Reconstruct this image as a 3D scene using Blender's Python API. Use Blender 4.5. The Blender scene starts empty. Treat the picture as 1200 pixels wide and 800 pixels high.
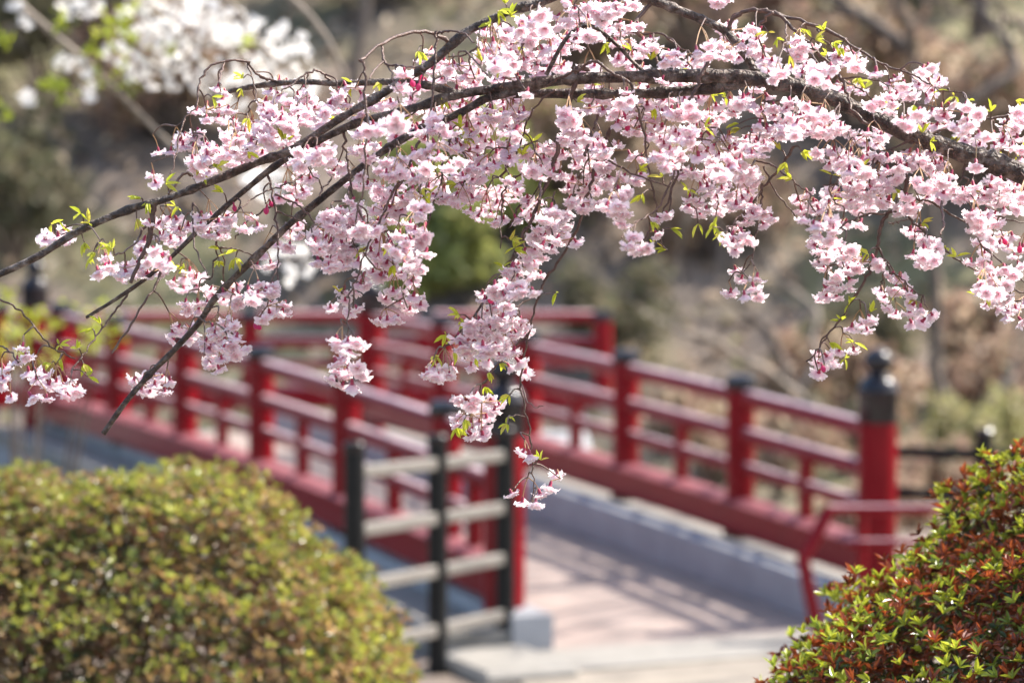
import bpy, math, random
import numpy as np
from mathutils import Vector, noise as mnoise

random.seed(7)
rng = np.random.default_rng(11)
scene = bpy.context.scene
COL = scene.collection

# ------------------------------------------------------------------ camera, sky, sun, exposure
CAM = Vector((0.0, 0.0, 2.38))
F = 1200 * 100 / 36.0
PITCH = math.atan(200 / F)
cam_d = bpy.data.cameras.new("camera")
cam = bpy.data.objects.new("camera", cam_d)
COL.objects.link(cam)
cam.location = CAM
cam.rotation_euler = (math.radians(90) - PITCH, 0, 0)
cam_d.lens = 100
cam_d.sensor_width = 36
cam_d.sensor_fit = 'HORIZONTAL'
cam_d.clip_start = 0.1
cam_d.clip_end = 2000
cam_d.dof.use_dof = True
cam_d.dof.focus_distance = 3.72
cam_d.dof.aperture_fstop = 4.4
scene.camera = cam

SUN = Vector((0.62, 0.26, 0.735)).normalized()
world = bpy.data.worlds.new("World")
scene.world = world
world.use_nodes = True
nt = world.node_tree
bg = nt.nodes['Background']
sky = nt.nodes.new('ShaderNodeTexSky')
sky.sky_type = 'NISHITA'
sky.sun_disc = False
sky.sun_elevation = math.asin(SUN.z)
sky.sun_rotation = math.atan2(SUN.x, SUN.y)
sky.air_density = 1.0
sky.dust_density = 2.5
nt.links.new(sky.outputs[0], bg.inputs[0])
bg.inputs[1].default_value = 0.15
sun_d = bpy.data.lights.new("sun", 'SUN')
sun_d.energy = 4.4
sun_d.angle = math.radians(0.55)
sun_d.color = (1.0, 0.94, 0.85)
sun = bpy.data.objects.new("sun", sun_d)
COL.objects.link(sun)
sun.rotation_euler = SUN.to_track_quat('Z', 'Y').to_euler()
sun.location = (20, 15, 30)
vs = scene.view_settings
vs.view_transform = 'Standard'
vs.look = 'None'
vs.gamma = 1.0
vs.exposure = 1.38
scene.render.engine = 'CYCLES'
scene.cycles.use_denoising = True
scene.cycles.max_bounces = 12
scene.cycles.diffuse_bounces = 8
scene.cycles.transparent_max_bounces = 8

# ------------------------------------------------------------------ helpers
fw = np.array([0, math.cos(PITCH), -math.sin(PITCH)])
upv = np.array([0, math.sin(PITCH), math.cos(PITCH)])
rt = np.array([1.0, 0, 0])

def P(px, py, Y):
    """the place that lies at ground distance Y in the direction of a photo pixel"""
    d = fw + (px - 600) / F * rt + (400 - py) / F * upv
    return np.array(CAM) + d * (Y / d[1])

def sstep(a, b, t):
    t = np.clip((np.asarray(t, float) - a) / (b - a), 0, 1)
    return t * t * (3 - 2 * t)

class MB:
    """collects verts and faces (with material slot and point colour) for one mesh"""
    def __init__(self):
        self.v, self.f, self.m, self.c, self.n = [], [], [], [], 0
    def add(self, verts, faces, mat=0, col=(1, 1, 1)):
        verts = np.asarray(verts, float).reshape(-1, 3)
        k = len(verts)
        self.v.append(verts)
        col = np.asarray(col, float)
        if col.ndim == 1:
            col = np.tile(col, (k, 1))
        self.c.append(col)
        for fc in faces:
            self.f.append(tuple(int(i) + self.n for i in fc))
        if np.isscalar(mat):
            self.m.extend([mat] * len(faces))
        else:
            self.m.extend(mat)
        self.n += k
    def tube(self, pts, radii, sides=8, mat=0, col=(1, 1, 1), cap=True):
        pts = np.asarray(pts, float)
        n = len(pts)
        radii = np.broadcast_to(np.asarray(radii, float), (n,))
        t = np.gradient(pts, axis=0)
        t /= np.linalg.norm(t, axis=1)[:, None] + 1e-12
        ref = np.array([0, 0, 1.0]) if abs(t[0][2]) < 0.9 else np.array([1.0, 0, 0])
        a = np.cross(t[0], ref); a /= np.linalg.norm(a)
        vs_ = []
        ang = np.linspace(0, 2 * math.pi, sides, endpoint=False)
        for i in range(n):
            a = a - t[i] * a.dot(t[i]); a /= np.linalg.norm(a) + 1e-12
            b = np.cross(t[i], a)
            vs_.append(pts[i] + radii[i] * (np.cos(ang)[:, None] * a + np.sin(ang)[:, None] * b))
        fs = []
        for i in range(n - 1):
            for j in range(sides):
                k = (j + 1) % sides
                fs.append((i * sides + j, i * sides + k, (i + 1) * sides + k, (i + 1) * sides + j))
        if cap:
            fs.append(tuple(range(sides))[::-1])
            fs.append(tuple((n - 1) * sides + j for j in range(sides)))
        self.add(np.concatenate(vs_), fs, mat, col)
    def lathe(self, c, prof, sides=20, mat=0):
        """prof: list of (radius, z) from bottom to top around the vertical through c"""
        ang = np.linspace(0, 2 * math.pi, sides, endpoint=False)
        vv = [np.stack([c[0] + r * np.cos(ang), c[1] + r * np.sin(ang), np.full(sides, c[2] + z)], 1) for r, z in prof]
        fs = []
        for i in range(len(prof) - 1):
            for j in range(sides):
                k = (j + 1) % sides
                fs.append((i * sides + j, i * sides + k, (i + 1) * sides + k, (i + 1) * sides + j))
        fs.append(tuple(range(sides))[::-1])
        fs.append(tuple((len(prof) - 1) * sides + j for j in range(sides)))
        self.add(np.concatenate(vv), fs, mat)
    def extrude(self, path, prof, mat=0):
        """path: list of (pos, side, up) frames; prof: closed list of (a, b) in the side/up plane"""
        n, k = len(path), len(prof)
        vv = []
        for p, s, u in path:
            for a, b in prof:
                vv.append(np.asarray(p) + a * np.asarray(s) + b * np.asarray(u))
        fs = []
        for i in range(n - 1):
            for j in range(k):
                q = (j + 1) % k
                fs.append((i * k + j, i * k + q, (i + 1) * k + q, (i + 1) * k + j))
        fs.append(tuple(range(k))[::-1])
        fs.append(tuple((n - 1) * k + j for j in range(k)))
        self.add(vv, fs, mat)
    def box(self, c, ax, ay, az, mat=0, bev=0.0):
        """box round centre c with half-axis vectors; chamfered along all edges by bev"""
        c, ax, ay, az = map(lambda q: np.asarray(q, float), (c, ax, ay, az))
        la, lb, lc = (np.linalg.norm(q) for q in (ax, ay, az))
        if bev <= 0:
            vv = [c + i * ax + j * ay + k * az for k in (-1, 1) for j in (-1, 1) for i in (-1, 1)]
            self.add(vv, [(0, 2, 3, 1), (4, 5, 7, 6), (0, 1, 5, 4), (2, 6, 7, 3), (0, 4, 6, 2), (1, 3, 7, 5)], mat)
            return
        fa, fb, fc = 1 - bev / la, 1 - bev / lb, 1 - bev / lc
        vv, ix = [], {}
        for k in (-1, 1):
            for j in (-1, 1):
                for i in (-1, 1):
                    for w, (p, q, r) in enumerate(((1, fb, fc), (fa, 1, fc), (fa, fb, 1))):
                        ix[(i, j, k, w)] = len(vv)
                        vv.append(c + i * p * ax + j * q * ay + k * r * az)
        fs = []
        S = (-1, 1)
        for i in S:
            fs.append([ix[(i, j, k, 0)] for j, k in ((-1, -1), (1, -1), (1, 1), (-1, 1))])
            fs.append([ix[(j, i, k, 1)] for j, k in ((-1, -1), (1, -1), (1, 1), (-1, 1))])
            fs.append([ix[(j, k, i, 2)] for j, k in ((-1, -1), (1, -1), (1, 1), (-1, 1))])
        for i in S:
            for j in S:
                fs.append([ix[(i, j, -1, 0)], ix[(i, j, -1, 1)], ix[(i, j, 1, 1)], ix[(i, j, 1, 0)]])
                fs.append([ix[(i, -1, j, 0)], ix[(i, -1, j, 2)], ix[(i, 1, j, 2)], ix[(i, 1, j, 0)]])
                fs.append([ix[(-1, i, j, 1)], ix[(-1, i, j, 2)], ix[(1, i, j, 2)], ix[(1, i, j, 1)]])
                for k in S:
                    fs.append([ix[(i, j, k, w)] for w in range(3)])
        self.add(vv, fs, mat)
    def build(self, name, mats, parent=None, smooth=False, fix=False):
        me = bpy.data.meshes.new(name)
        v = np.concatenate(self.v) if self.v else np.zeros((0, 3))
        me.from_pydata(v.tolist(), [], self.f)
        if not isinstance(mats, (list, tuple)):
            mats = [mats]
        for q in mats:
            me.materials.append(q)
        me.polygons.foreach_set('material_index', np.asarray(self.m, dtype=np.int32))
        if smooth:
            me.polygons.foreach_set('use_smooth', np.ones(len(self.f), dtype=bool))
        a = me.color_attributes.new('tint', 'FLOAT_COLOR', 'POINT')
        c4 = np.ones((len(v), 4), dtype=np.float32)
        c4[:, :3] = np.concatenate(self.c)
        a.data.foreach_set('color', c4.ravel())
        if fix:
            import bmesh
            bm = bmesh.new(); bm.from_mesh(me)
            bmesh.ops.recalc_face_normals(bm, faces=bm.faces)
            bm.to_mesh(me); bm.free()
        me.update()
        o = bpy.data.objects.new(name, me)
        COL.objects.link(o)
        if parent is not None:
            o.parent = parent
            o.matrix_parent_inverse = parent.matrix_world.inverted()
        return o

def smooth_by_angle(o, deg=35):
    me = o.data
    me.polygons.foreach_set('use_smooth', np.ones(len(me.polygons), dtype=bool))
    try:
        me.set_sharp_from_angle(angle=math.radians(deg))
    except Exception:
        pass
    return o

def tag(o, label=None, cat=None, group=None, kind=None):
    if label: o['label'] = label
    if cat: o['category'] = cat
    if group: o['group'] = group
    if kind: o['kind'] = kind
    return o

def empty(name, loc):
    o = bpy.data.objects.new(name, None)
    COL.objects.link(o)
    o.location = loc
    o.empty_display_size = 0.2
    bpy.context.view_layer.update()
    return o

def copy_tree(o, parent=None):
    c = o.copy()
    COL.objects.link(c)
    if parent is not None:
        c.parent = parent
        c.matrix_parent_inverse = o.matrix_parent_inverse.copy()
    for ch in list(o.children):
        copy_tree(ch, c)
    return c

# ------------------------------------------------------------------ materials
def mat_new(name):
    m = bpy.data.materials.new(name)
    m.use_nodes = True
    n = m.node_tree
    return m, n, n.nodes['Principled BSDF']

def ramp(n, stops):
    r = n.nodes.new('ShaderNodeValToRGB')
    e = r.color_ramp.elements
    while len(e) < len(stops):
        e.new(0.5)
    for i, (p, c) in enumerate(stops):
        e[i].position = p
        e[i].color = (*c, 1)
    return r

def noisy(name, stops, scale=4, rough=0.6, detail=6, bump=0.0, bscale=None, spec=0.5, coat=0.0):
    m, n, b = mat_new(name)
    tc = n.nodes.new('ShaderNodeTexCoord')
    nz = n.nodes.new('ShaderNodeTexNoise')
    nz.inputs['Scale'].default_value = scale
    nz.inputs['Detail'].default_value = detail
    nz.inputs['Roughness'].default_value = 0.65
    n.links.new(tc.outputs['Object'], nz.inputs['Vector'])
    r = ramp(n, stops)
    n.links.new(nz.outputs['Fac'], r.inputs[0])
    n.links.new(r.outputs[0], b.inputs['Base Color'])
    b.inputs['Roughness'].default_value = rough
    b.inputs['Specular IOR Level'].default_value = spec
    b.inputs['Coat Weight'].default_value = coat
    b.inputs['Coat Roughness'].default_value = 0.12
    if bump:
        nb = n.nodes.new('ShaderNodeTexNoise')
        nb.inputs['Scale'].default_value = bscale or scale * 4
        nb.inputs['Detail'].default_value = 4
        n.links.new(tc.outputs['Object'], nb.inputs['Vector'])
        bp = n.nodes.new('ShaderNodeBump')
        bp.inputs['Strength'].default_value = bump
        bp.inputs['Distance'].default_value = 0.02
        n.links.new(nb.outputs['Fac'], bp.inputs['Height'])
        n.links.new(bp.outputs[0], b.inputs['Normal'])
    return m

def leafy(name, transl=0.5, rough=0.4, spec=0.4, tgain=(1, 1, 1)):
    """leaf or petal: own colour per leaf from the mesh, part of the light passes through"""
    m, n, b = mat_new(name)
    at = n.nodes.new('ShaderNodeAttribute')
    at.attribute_name = 'tint'
    n.links.new(at.outputs['Color'], b.inputs['Base Color'])
    b.inputs['Roughness'].default_value = rough
    b.inputs['Specular IOR Level'].default_value = spec
    tr = n.nodes.new('ShaderNodeBsdfTranslucent')
    mu = n.nodes.new('ShaderNodeMix')
    mu.data_type = 'RGBA'
    mu.blend_type = 'MULTIPLY'
    mu.inputs['Factor'].default_value = 1
    n.links.new(at.outputs['Color'], mu.inputs['A'])
    mu.inputs['B'].default_value = (*tgain, 1)
    n.links.new(mu.outputs['Result'], tr.inputs['Color'])
    mx = n.nodes.new('ShaderNodeMixShader')
    mx.inputs[0].default_value = transl
    n.links.new(b.outputs[0], mx.inputs[1])
    n.links.new(tr.outputs[0], mx.inputs[2])
    n.links.new(mx.outputs[0], n.nodes['Material Output'].inputs['Surface'])
    return m

def highlit_red(highlight):
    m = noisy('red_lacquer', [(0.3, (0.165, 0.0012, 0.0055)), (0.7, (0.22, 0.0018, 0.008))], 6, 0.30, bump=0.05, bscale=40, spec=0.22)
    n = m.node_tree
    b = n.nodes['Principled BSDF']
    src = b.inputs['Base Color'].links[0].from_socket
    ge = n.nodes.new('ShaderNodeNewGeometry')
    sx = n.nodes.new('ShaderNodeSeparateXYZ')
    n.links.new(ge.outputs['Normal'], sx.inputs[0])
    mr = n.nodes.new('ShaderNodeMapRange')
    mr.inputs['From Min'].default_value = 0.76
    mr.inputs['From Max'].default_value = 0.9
    mr.inputs['To Max'].default_value = highlight
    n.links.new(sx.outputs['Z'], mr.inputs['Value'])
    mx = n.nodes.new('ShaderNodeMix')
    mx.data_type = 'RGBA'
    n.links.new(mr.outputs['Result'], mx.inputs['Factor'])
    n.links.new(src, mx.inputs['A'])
    mx.inputs['B'].default_value = (0.62, 0.50, 0.52, 1)     # pale highlight painted into the colour of the upper faces
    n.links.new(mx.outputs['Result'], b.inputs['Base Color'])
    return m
M_RED = highlit_red(0.88)
M_REDBEAM = highlit_red(0.2)
M_BLACK = noisy('black_lacquer', [(0.3, (0.008, 0.006, 0.008)), (0.7, (0.014, 0.011, 0.013))], 8, 0.19, spec=0.5)
M_BLACKWOOD = noisy('black_painted_wood', [(0.3, (0.006, 0.0065, 0.0065)), (0.7, (0.012, 0.012, 0.012))], 12, 0.4, bump=0.1, spec=0.22)
M_GREYWOOD = noisy('weathered_wood', [(0.25, (0.10, 0.09, 0.077)), (0.75, (0.19, 0.172, 0.15))], 14, 0.6, bump=0.2)
M_CONC = noisy('concrete', [(0.3, (0.27, 0.275, 0.285)), (0.7, (0.35, 0.355, 0.365))], 5, 0.8, bump=0.25, bscale=60)
M_PALE = noisy('pale_granite', [(0.3, (0.18, 0.167, 0.145)), (0.7, (0.25, 0.233, 0.205))], 7, 0.75, bump=0.25, bscale=70)
M_BARK = noisy('cherry_bark', [(0.36, (0.026, 0.016, 0.012)), (0.5, (0.08, 0.052, 0.038)), (0.66, (0.24, 0.19, 0.155))], 60, 0.6, bump=0.8, bscale=140)
M_TWIG = noisy('twig_bark', [(0.3, (0.05, 0.023, 0.016)), (0.7, (0.15, 0.08, 0.055))], 120, 0.5, bump=0.3, bscale=300)
M_DULLBARK = noisy('dull_bark', [(0.3, (0.06, 0.045, 0.036)), (0.7, (0.15, 0.115, 0.09))], 6, 0.8, bump=0.4)
M_PALEBARK = noisy('pale_bark', [(0.3, (0.17, 0.135, 0.105)), (0.7, (0.32, 0.265, 0.21))], 6, 0.8, bump=0.4)
M_PETAL = leafy('cherry_petal', 0.6, 0.55, 0.2, (1, 0.96, 0.975))
M_WHITEPETAL = leafy('white_petal', 0.55, 0.5, 0.25)
M_LEAF = leafy('young_leaf', 0.5, 0.36, 0.45, (1.15, 1.2, 0.6))
M_AZ = leafy('azalea_leaf', 0.33, 0.3, 0.5, (1.25, 1.15, 0.7))
M_FAR = leafy('far_leaf', 0.5, 0.5, 0.35)

def paver_mat():
    m, n, b = mat_new('brick_pavers')
    tc = n.nodes.new('ShaderNodeTexCoord')
    mp = n.nodes.new('ShaderNodeMapping')
    mp.inputs['Rotation'].default_value[2] = math.radians(24)
    n.links.new(tc.outputs['Object'], mp.inputs[0])
    br = n.nodes.new('ShaderNodeTexBrick')
    br.inputs['Scale'].default_value = 1.0
    br.inputs['Brick Width'].default_value = 0.22
    br.inputs['Row Height'].default_value = 0.11
    br.inputs['Mortar Size'].default_value = 0.008
    br.inputs['Color1'].default_value = (0.30, 0.235, 0.205, 1)
    br.inputs['Color2'].default_value = (0.25, 0.19, 0.165, 1)
    br.inputs['Mortar'].default_value = (0.21, 0.185, 0.165, 1)
    n.links.new(mp.outputs[0], br.inputs['Vector'])
    nz = n.nodes.new('ShaderNodeTexNoise')
    nz.inputs['Scale'].default_value = 3
    nz.inputs['Detail'].default_value = 8
    n.links.new(tc.outputs['Object'], nz.inputs['Vector'])
    r = ramp(n, [(0.3, (0.66, 0.66, 0.66)), (0.7, (1.15, 1.13, 1.10))])
    n.links.new(nz.outputs['Fac'], r.inputs[0])
    mu = n.nodes.new('ShaderNodeMix')
    mu.data_type = 'RGBA'; mu.blend_type = 'MULTIPLY'
    mu.inputs['Factor'].default_value = 1
    n.links.new(br.outputs['Color'], mu.inputs['A'])
    n.links.new(r.outputs[0], mu.inputs['B'])
    n.links.new(mu.outputs['Result'], b.inputs['Base Color'])
    b.inputs['Roughness'].default_value = 0.75
    return m
M_PAVER = paver_mat()
M_PATH = noisy('sandy_path', [(0.3, (0.185, 0.158, 0.125)), (0.7, (0.26, 0.225, 0.18))], 5, 0.9, bump=0.3, bscale=60)

def ground_mat():
    m, n, b = mat_new('leaf_strewn_earth')
    tc = n.nodes.new('ShaderNodeTexCoord')
    def nz(scale, det=5):
        q = n.nodes.new('ShaderNodeTexNoise')
        q.inputs['Scale'].default_value = scale
        q.inputs['Detail'].default_value = det
        q.inputs['Roughness'].default_value = 0.6
        n.links.new(tc.outputs['Object'], q.inputs['Vector'])
        return q
    a = ramp(n, [(0.32, (0.115, 0.093, 0.077)), (0.48, (0.16, 0.128, 0.104)), (0.62, (0.22, 0.174, 0.14)), (0.75, (0.29, 0.228, 0.185))])
    n.links.new(nz(0.9, 8).outputs['Fac'], a.inputs[0])
    g = ramp(n, [(0.30, (0.11, 0.107, 0.06)), (0.7, (0.19, 0.175, 0.095))])
    n.links.new(nz(2.2, 6).outputs['Fac'], g.inputs[0])
    k = ramp(n, [(0.50, (0, 0, 0)), (0.60, (1, 1, 1))])
    n.links.new(nz(0.22, 3).outputs['Fac'], k.inputs[0])
    mx = n.nodes.new('ShaderNodeMix')
    mx.data_type = 'RGBA'
    n.links.new(k.outputs[0], mx.inputs['Factor'])
    n.links.new(a.outputs[0], mx.inputs['A'])
    n.links.new(g.outputs[0], mx.inputs['B'])
    n.links.new(mx.outputs['Result'], b.inputs['Base Color'])
    b.inputs['Roughness'].default_value = 0.9
    b.inputs['Specular IOR Level'].default_value = 0.2
    return m
M_GROUND = ground_mat()

def water_mat():
    m, n, b = mat_new('pond_water')
    b.inputs['Base Color'].default_value = (0.045, 0.05, 0.045, 1)
    b.inputs['Roughness'].default_value = 0.08
    b.inputs['IOR'].default_value = 1.33
    tc = n.nodes.new('ShaderNodeTexCoord')
    nb = n.nodes.new('ShaderNodeTexNoise')
    nb.inputs['Scale'].default_value = 5
    nb.inputs['Detail'].default_value = 3
    n.links.new(tc.outputs['Object'], nb.inputs['Vector'])
    bp = n.nodes.new('ShaderNodeBump')
    bp.inputs['Strength'].default_value = 0.6
    bp.inputs['Distance'].default_value = 0.06
    n.links.new(nb.outputs['Fac'], bp.inputs['Height'])
    n.links.new(bp.outputs[0], b.inputs['Normal'])
    return m
M_WATER = water_mat()

# ------------------------------------------------------------------ terrain, water, paths
def fbm(x, y, s, o=4):
    return mnoise.fractal(Vector((x * s, y * s, 3.1)), 0.8, 2.0, o)

def ground_z(x, y, rough=True):
    z = 0.85 * (1 - float(sstep(2, 13, y)))
    z -= 0.40 * float(sstep(16.5, 22, y))
    xr = 1.2 + 0.06 * (y - 15)
    m = float(sstep(15.4, 17.2, y)) * (1 - float(sstep(27.5, 31, y))) * (1 - float(sstep(xr - 1.8, xr + 0.6, x)))
    z -= 1.5 * m
    if y > 27:
        q = y - 27
        z += 0.40 * q * float(sstep(0, 9, q)) * (1.0 - 0.35 * float(sstep(60, 160, q)))
    side = abs(x) - 9
    if side > 0 and y < 27:
        z += 0.12 * side * float(sstep(0, 5, side)) * float(sstep(14, 27, y)) * (1 - m)
    if rough:
        z += 0.05 * fbm(x, y, 0.7) * float(sstep(14.5, 17, y)) + 0.6 * fbm(x, y, 0.12) * float(sstep(29, 40, y))
    return z

def axis(segs):
    out = []
    for a, b, st in segs:
        out += list(np.arange(a, b, st))
    return np.array(out + [segs[-1][1]])

gx = axis([(-400, -60, 34), (-60, -14, 4.6), (-14, 14, 0.5), (14, 60, 4.6), (60, 400, 34)])
gy = axis([(-300, -40, 32), (-40, -2, 3.8), (-2, 40, 0.5), (40, 90, 1.6), (90, 500, 20)])
mb = MB()
nx, ny = len(gx), len(gy)
vv = [(x, y, ground_z(x, y)) for y in gy for x in gx]
ff = [(j * nx + i, j * nx + i + 1, (j + 1) * nx + i + 1, (j + 1) * nx + i) for j in range(ny - 1) for i in range(nx - 1)]
mb.add(vv, ff)
tag(mb.build('ground', M_GROUND, smooth=True), kind='structure')
mb = MB()
WATER_Z = -0.95
mb.add([(-60, 15.0, WATER_Z), (6, 15.0, WATER_Z), (6, 34, WATER_Z), (-60, 34, WATER_Z)], [(0, 1, 2, 3)])
tag(mb.build('water', M_WATER), kind='structure')

# bridge frame: s runs along the bridge away from us, n across it to the left
B0 = np.array([1.92, 14.96]); BS = np.array([-0.402, 0.916]); BN = np.array([-0.916, -0.402])
def deck_z(s):
    s = min(max(s, -1.2), 9.3)
    return 0.052 * s - 0.0028 * s * s if s > 0 else 0.0
def B(s, n, z=0.0):
    q = B0 + s * BS + n * BN
    return np.array([q[0], q[1], z + deck_z(s)])

mb = MB()      # sandy path from the viewer down to the bridge
cl = [(0.9, -6), (0.85, 0), (0.6, 5), (0.5, 9), (0.75, 11.5), (1.0, 12.8), (1.0, 13.8)]
rows = []
for i in range(len(cl) - 1):
    for t in np.linspace(0, 1, 8, endpoint=False):
        rows.append((cl[i][0] + t * (cl[i + 1][0] - cl[i][0]), cl[i][1] + t * (cl[i + 1][1] - cl[i][1])))
rows.append(cl[-1])
vv = []
for x, y in rows:
    for w in np.linspace(-0.95, 1.5, 6):
        yy = y + (0.40 * w if y > 12.5 else 0)
        vv.append((x + w, yy, ground_z(x + w, yy) + 0.012))
mb.add(vv, [(j * 6 + i, j * 6 + i + 1, j * 6 + i + 7, j * 6 + i + 6) for j in range(len(rows) - 1) for i in range(5)])
tag(mb.build('path', M_PATH, smooth=True), kind='structure')

mb = MB()      # pale stone strip where the path meets the bridge
mb.box(B(-0.55, 1.0, 0.0), np.append(BS * 0.26, 0), np.append(BN * 1.55, 0), (0, 0, 0.03), bev=0.008)
tag(mb.build('stone_pavement_strip', M_PALE), kind='structure')
mb = MB()      # low pale kerb that carries the black fence
mb.box(B(-0.60, 2.40, 0.02), np.append(BS * 0.34, 0), np.append(BN * 0.255, 0), (0, 0, 0.045), bev=0.03)
tag(mb.build('kerb_stone', M_PALE), 'pale low kerb stone at the foot of the black post fence', 'kerb')

# ------------------------------------------------------------------ red footbridges
GIBOSHI = [(0.108, 0.0), (0.108, 0.155), (0.113, 0.16), (0.113, 0.175), (0.104, 0.185), (0.100, 0.205), (0.085, 0.228), (0.058, 0.243),
           (0.045, 0.25), (0.042, 0.262), (0.052, 0.272), (0.070, 0.290), (0.079, 0.315), (0.078, 0.338), (0.066, 0.360), (0.046, 0.378), (0.022, 0.389), (0.004, 0.396)]

def railing(root, pt, posts, ends, top=1.135, low=-0.05, spacer=True, sc=1.0):
    """pt(s, h) gives the place h above the deck; posts: stations; ends: stations with a black onion finial"""
    def side(s):
        d = pt(s + 0.05, 0) - pt(s - 0.05, 0); d[2] = 0
        d /= np.linalg.norm(d)
        return d, np.array([-d[1], d[0], 0.0])
    for s in posts:
        big = s in ends
        m_ = MB()
        if big:
            m_.lathe(pt(s, 0), [(0.105, low), (0.105, 1.055), (0.10, 1.06)], 24)
        else:
            m_.lathe(pt(s, 0), [(0.082, 0.30), (0.082, top - 0.086), (0.078, top - 0.082)], 20)
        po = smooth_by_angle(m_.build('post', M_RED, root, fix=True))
        m_ = MB()
        if big:
            m_.lathe(pt(s, 1.058), GIBOSHI, 28)
            smooth_by_angle(m_.build('onion_finial', M_BLACK, po, fix=True), 50)
        else:
            m_.lathe(pt(s, top - 0.084), [(0.088, 0), (0.092, 0.012), (0.092, 0.060), (0.086, 0.073), (0.062, 0.084), (0.02, 0.088)], 20)
            smooth_by_angle(m_.build('post_cap', M_BLACK, po, fix=True), 40)
    for nm, h, r in (('top_rail', 1.01, 0.050), ('middle_rail', 0.795, 0.048), ('lower_rail', 0.605, 0.037)):
        m_ = MB()
        for a, b in zip(posts[:-1], posts[1:]):
            pa = 0.09 if a in ends else 0.06
            pb = 0.09 if b in ends else 0.06
            m_.tube([pt(a + pa, h), pt((a + b) / 2, h), pt(b - pb, h)], r, 12)
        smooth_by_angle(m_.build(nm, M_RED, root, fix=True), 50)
    for a, b in zip(posts[:-1], posts[1:]):
        if b - a < 0.6: continue
        c = (a + b) / 2
        d, sd = side(c)
        m_ = MB()
        m_.box(pt(c, 0.60), d * 0.042, sd * 0.030, (0, 0, 0.165), bev=0.004)
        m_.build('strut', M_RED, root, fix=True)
    m_ = MB()
    fr = []
    s0, s1 = posts[0] + 0.03, posts[-1] - 0.03
    for s in np.linspace(s0, s1, 14):
        d, sd = side(s)
        fr.append((pt(s, 0), sd, np.array([0, 0, 1.0])))
    m_.extrude(fr, [(-0.085, 0.235), (0.085, 0.235), (0.09, 0.24), (0.09, 0.400), (0.10, 0.405), (0.04, 0.432), (-0.04, 0.432), (-0.10, 0.405), (-0.09, 0.400), (-0.09, 0.24)])
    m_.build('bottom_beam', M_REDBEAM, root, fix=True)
    if spacer:
        for s in posts[1:-1]:
            d, sd = side(s)
            m_ = MB()
            m_.box(pt(s, 0.213), d * 0.08, sd * 0.075, (0, 0, 0.021), bev=0.006)
            m_.build('spacer_block', M_BLACK, root, fix=True)

bridge = empty('footbridge', tuple(B(0, 1.05)))
tag(bridge, 'red lacquered arched footbridge with black onion finials rising from the path', 'footbridge')
def deckpart(name, n0, n1, z0, z1, mat, s0=-0.31, s1=9.3, bev=0.012):
    m_ = MB()
    fr = []
    for s in np.linspace(s0, s1, 22):
        fr.append((B(s, 0), np.append(BN, 0), np.array([0, 0, 1.0])))
    m_.extrude(fr, [(n0, z0), (n1, z0), (n1, z1 - bev), (n1 - bev, z1), (n0 + bev, z1), (n0, z1 - bev)])
    return m_.build(name, mat, bridge, fix=True)
deckpart('slab', -0.42, 2.56, -0.52, -0.006, M_CONC, s0=-0.30)
deckpart('paving', 0.33, 1.955, -0.004, 0.004, M_PAVER, bev=0.001)
deckpart('kerb', 0.15, 0.325, -0.003, 0.215, M_CONC, s0=-0.2)
deckpart('kerb', 1.96, 2.18, -0.003, 0.190, M_CONC, s0=-0.2)
deckpart('ledge', -0.26, 0.146, -0.003, 0.14, M_PALE, s0=-0.18)
deckpart('ledge', 2.184, 2.56, -0.003, 0.12, M_PALE, s0=-0.18)
for n in (0.1, 2.0):
    m_ = MB()
    m_.box(B(4.6, n, -1.2), np.append(BS * 0.16, 0), np.append(BN * 0.16, 0), (0, 0, 0.67), bev=0.02)
    m_.build('pier', M_CONC, bridge, fix=True)
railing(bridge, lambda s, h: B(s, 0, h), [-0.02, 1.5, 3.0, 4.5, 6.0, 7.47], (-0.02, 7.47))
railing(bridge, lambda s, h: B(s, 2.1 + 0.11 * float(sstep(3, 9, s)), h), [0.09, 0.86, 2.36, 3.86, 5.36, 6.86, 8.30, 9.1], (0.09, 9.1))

b2 = empty('footbridge', (-3.5, 23.3, 0.1))
tag(b2, 'red railed walkway crossing behind the far end of the arched footbridge', 'footbridge')
DZ2 = 0.13
m_ = MB()
m_.box((-4.6, 23.45, DZ2 - 0.2), (5.25, 0, 0), (0, 1.15, 0), (0, 0, 0.195), bev=0.01)
m_.build('slab', M_CONC, b2, fix=True)
for x in (-8.2, -4.3, 0.3):
    m_ = MB()
    m_.box((x, 23.5, -1.15), (0.15, 0, 0), (0, 0.8, 0), (0, 0, 0.9), bev=0.02)
    m_.build('pier', M_CONC, b2, fix=True)
railing(b2, lambda s, h: np.array([0.77 - s, 24.2, DZ2 + h]), [0.0, 1.5, 3.0, 4.5, 6.0, 7.5, 9.0, 10.5], (), top=1.0 + 0.06, spacer=False)
railing(b2, lambda s, h: np.array([-4.1 - s, 22.55, DZ2 + 0.1 + h]), [0.0, 1.5, 3.0, 4.5], (), top=1.1, spacer=False)

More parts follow.
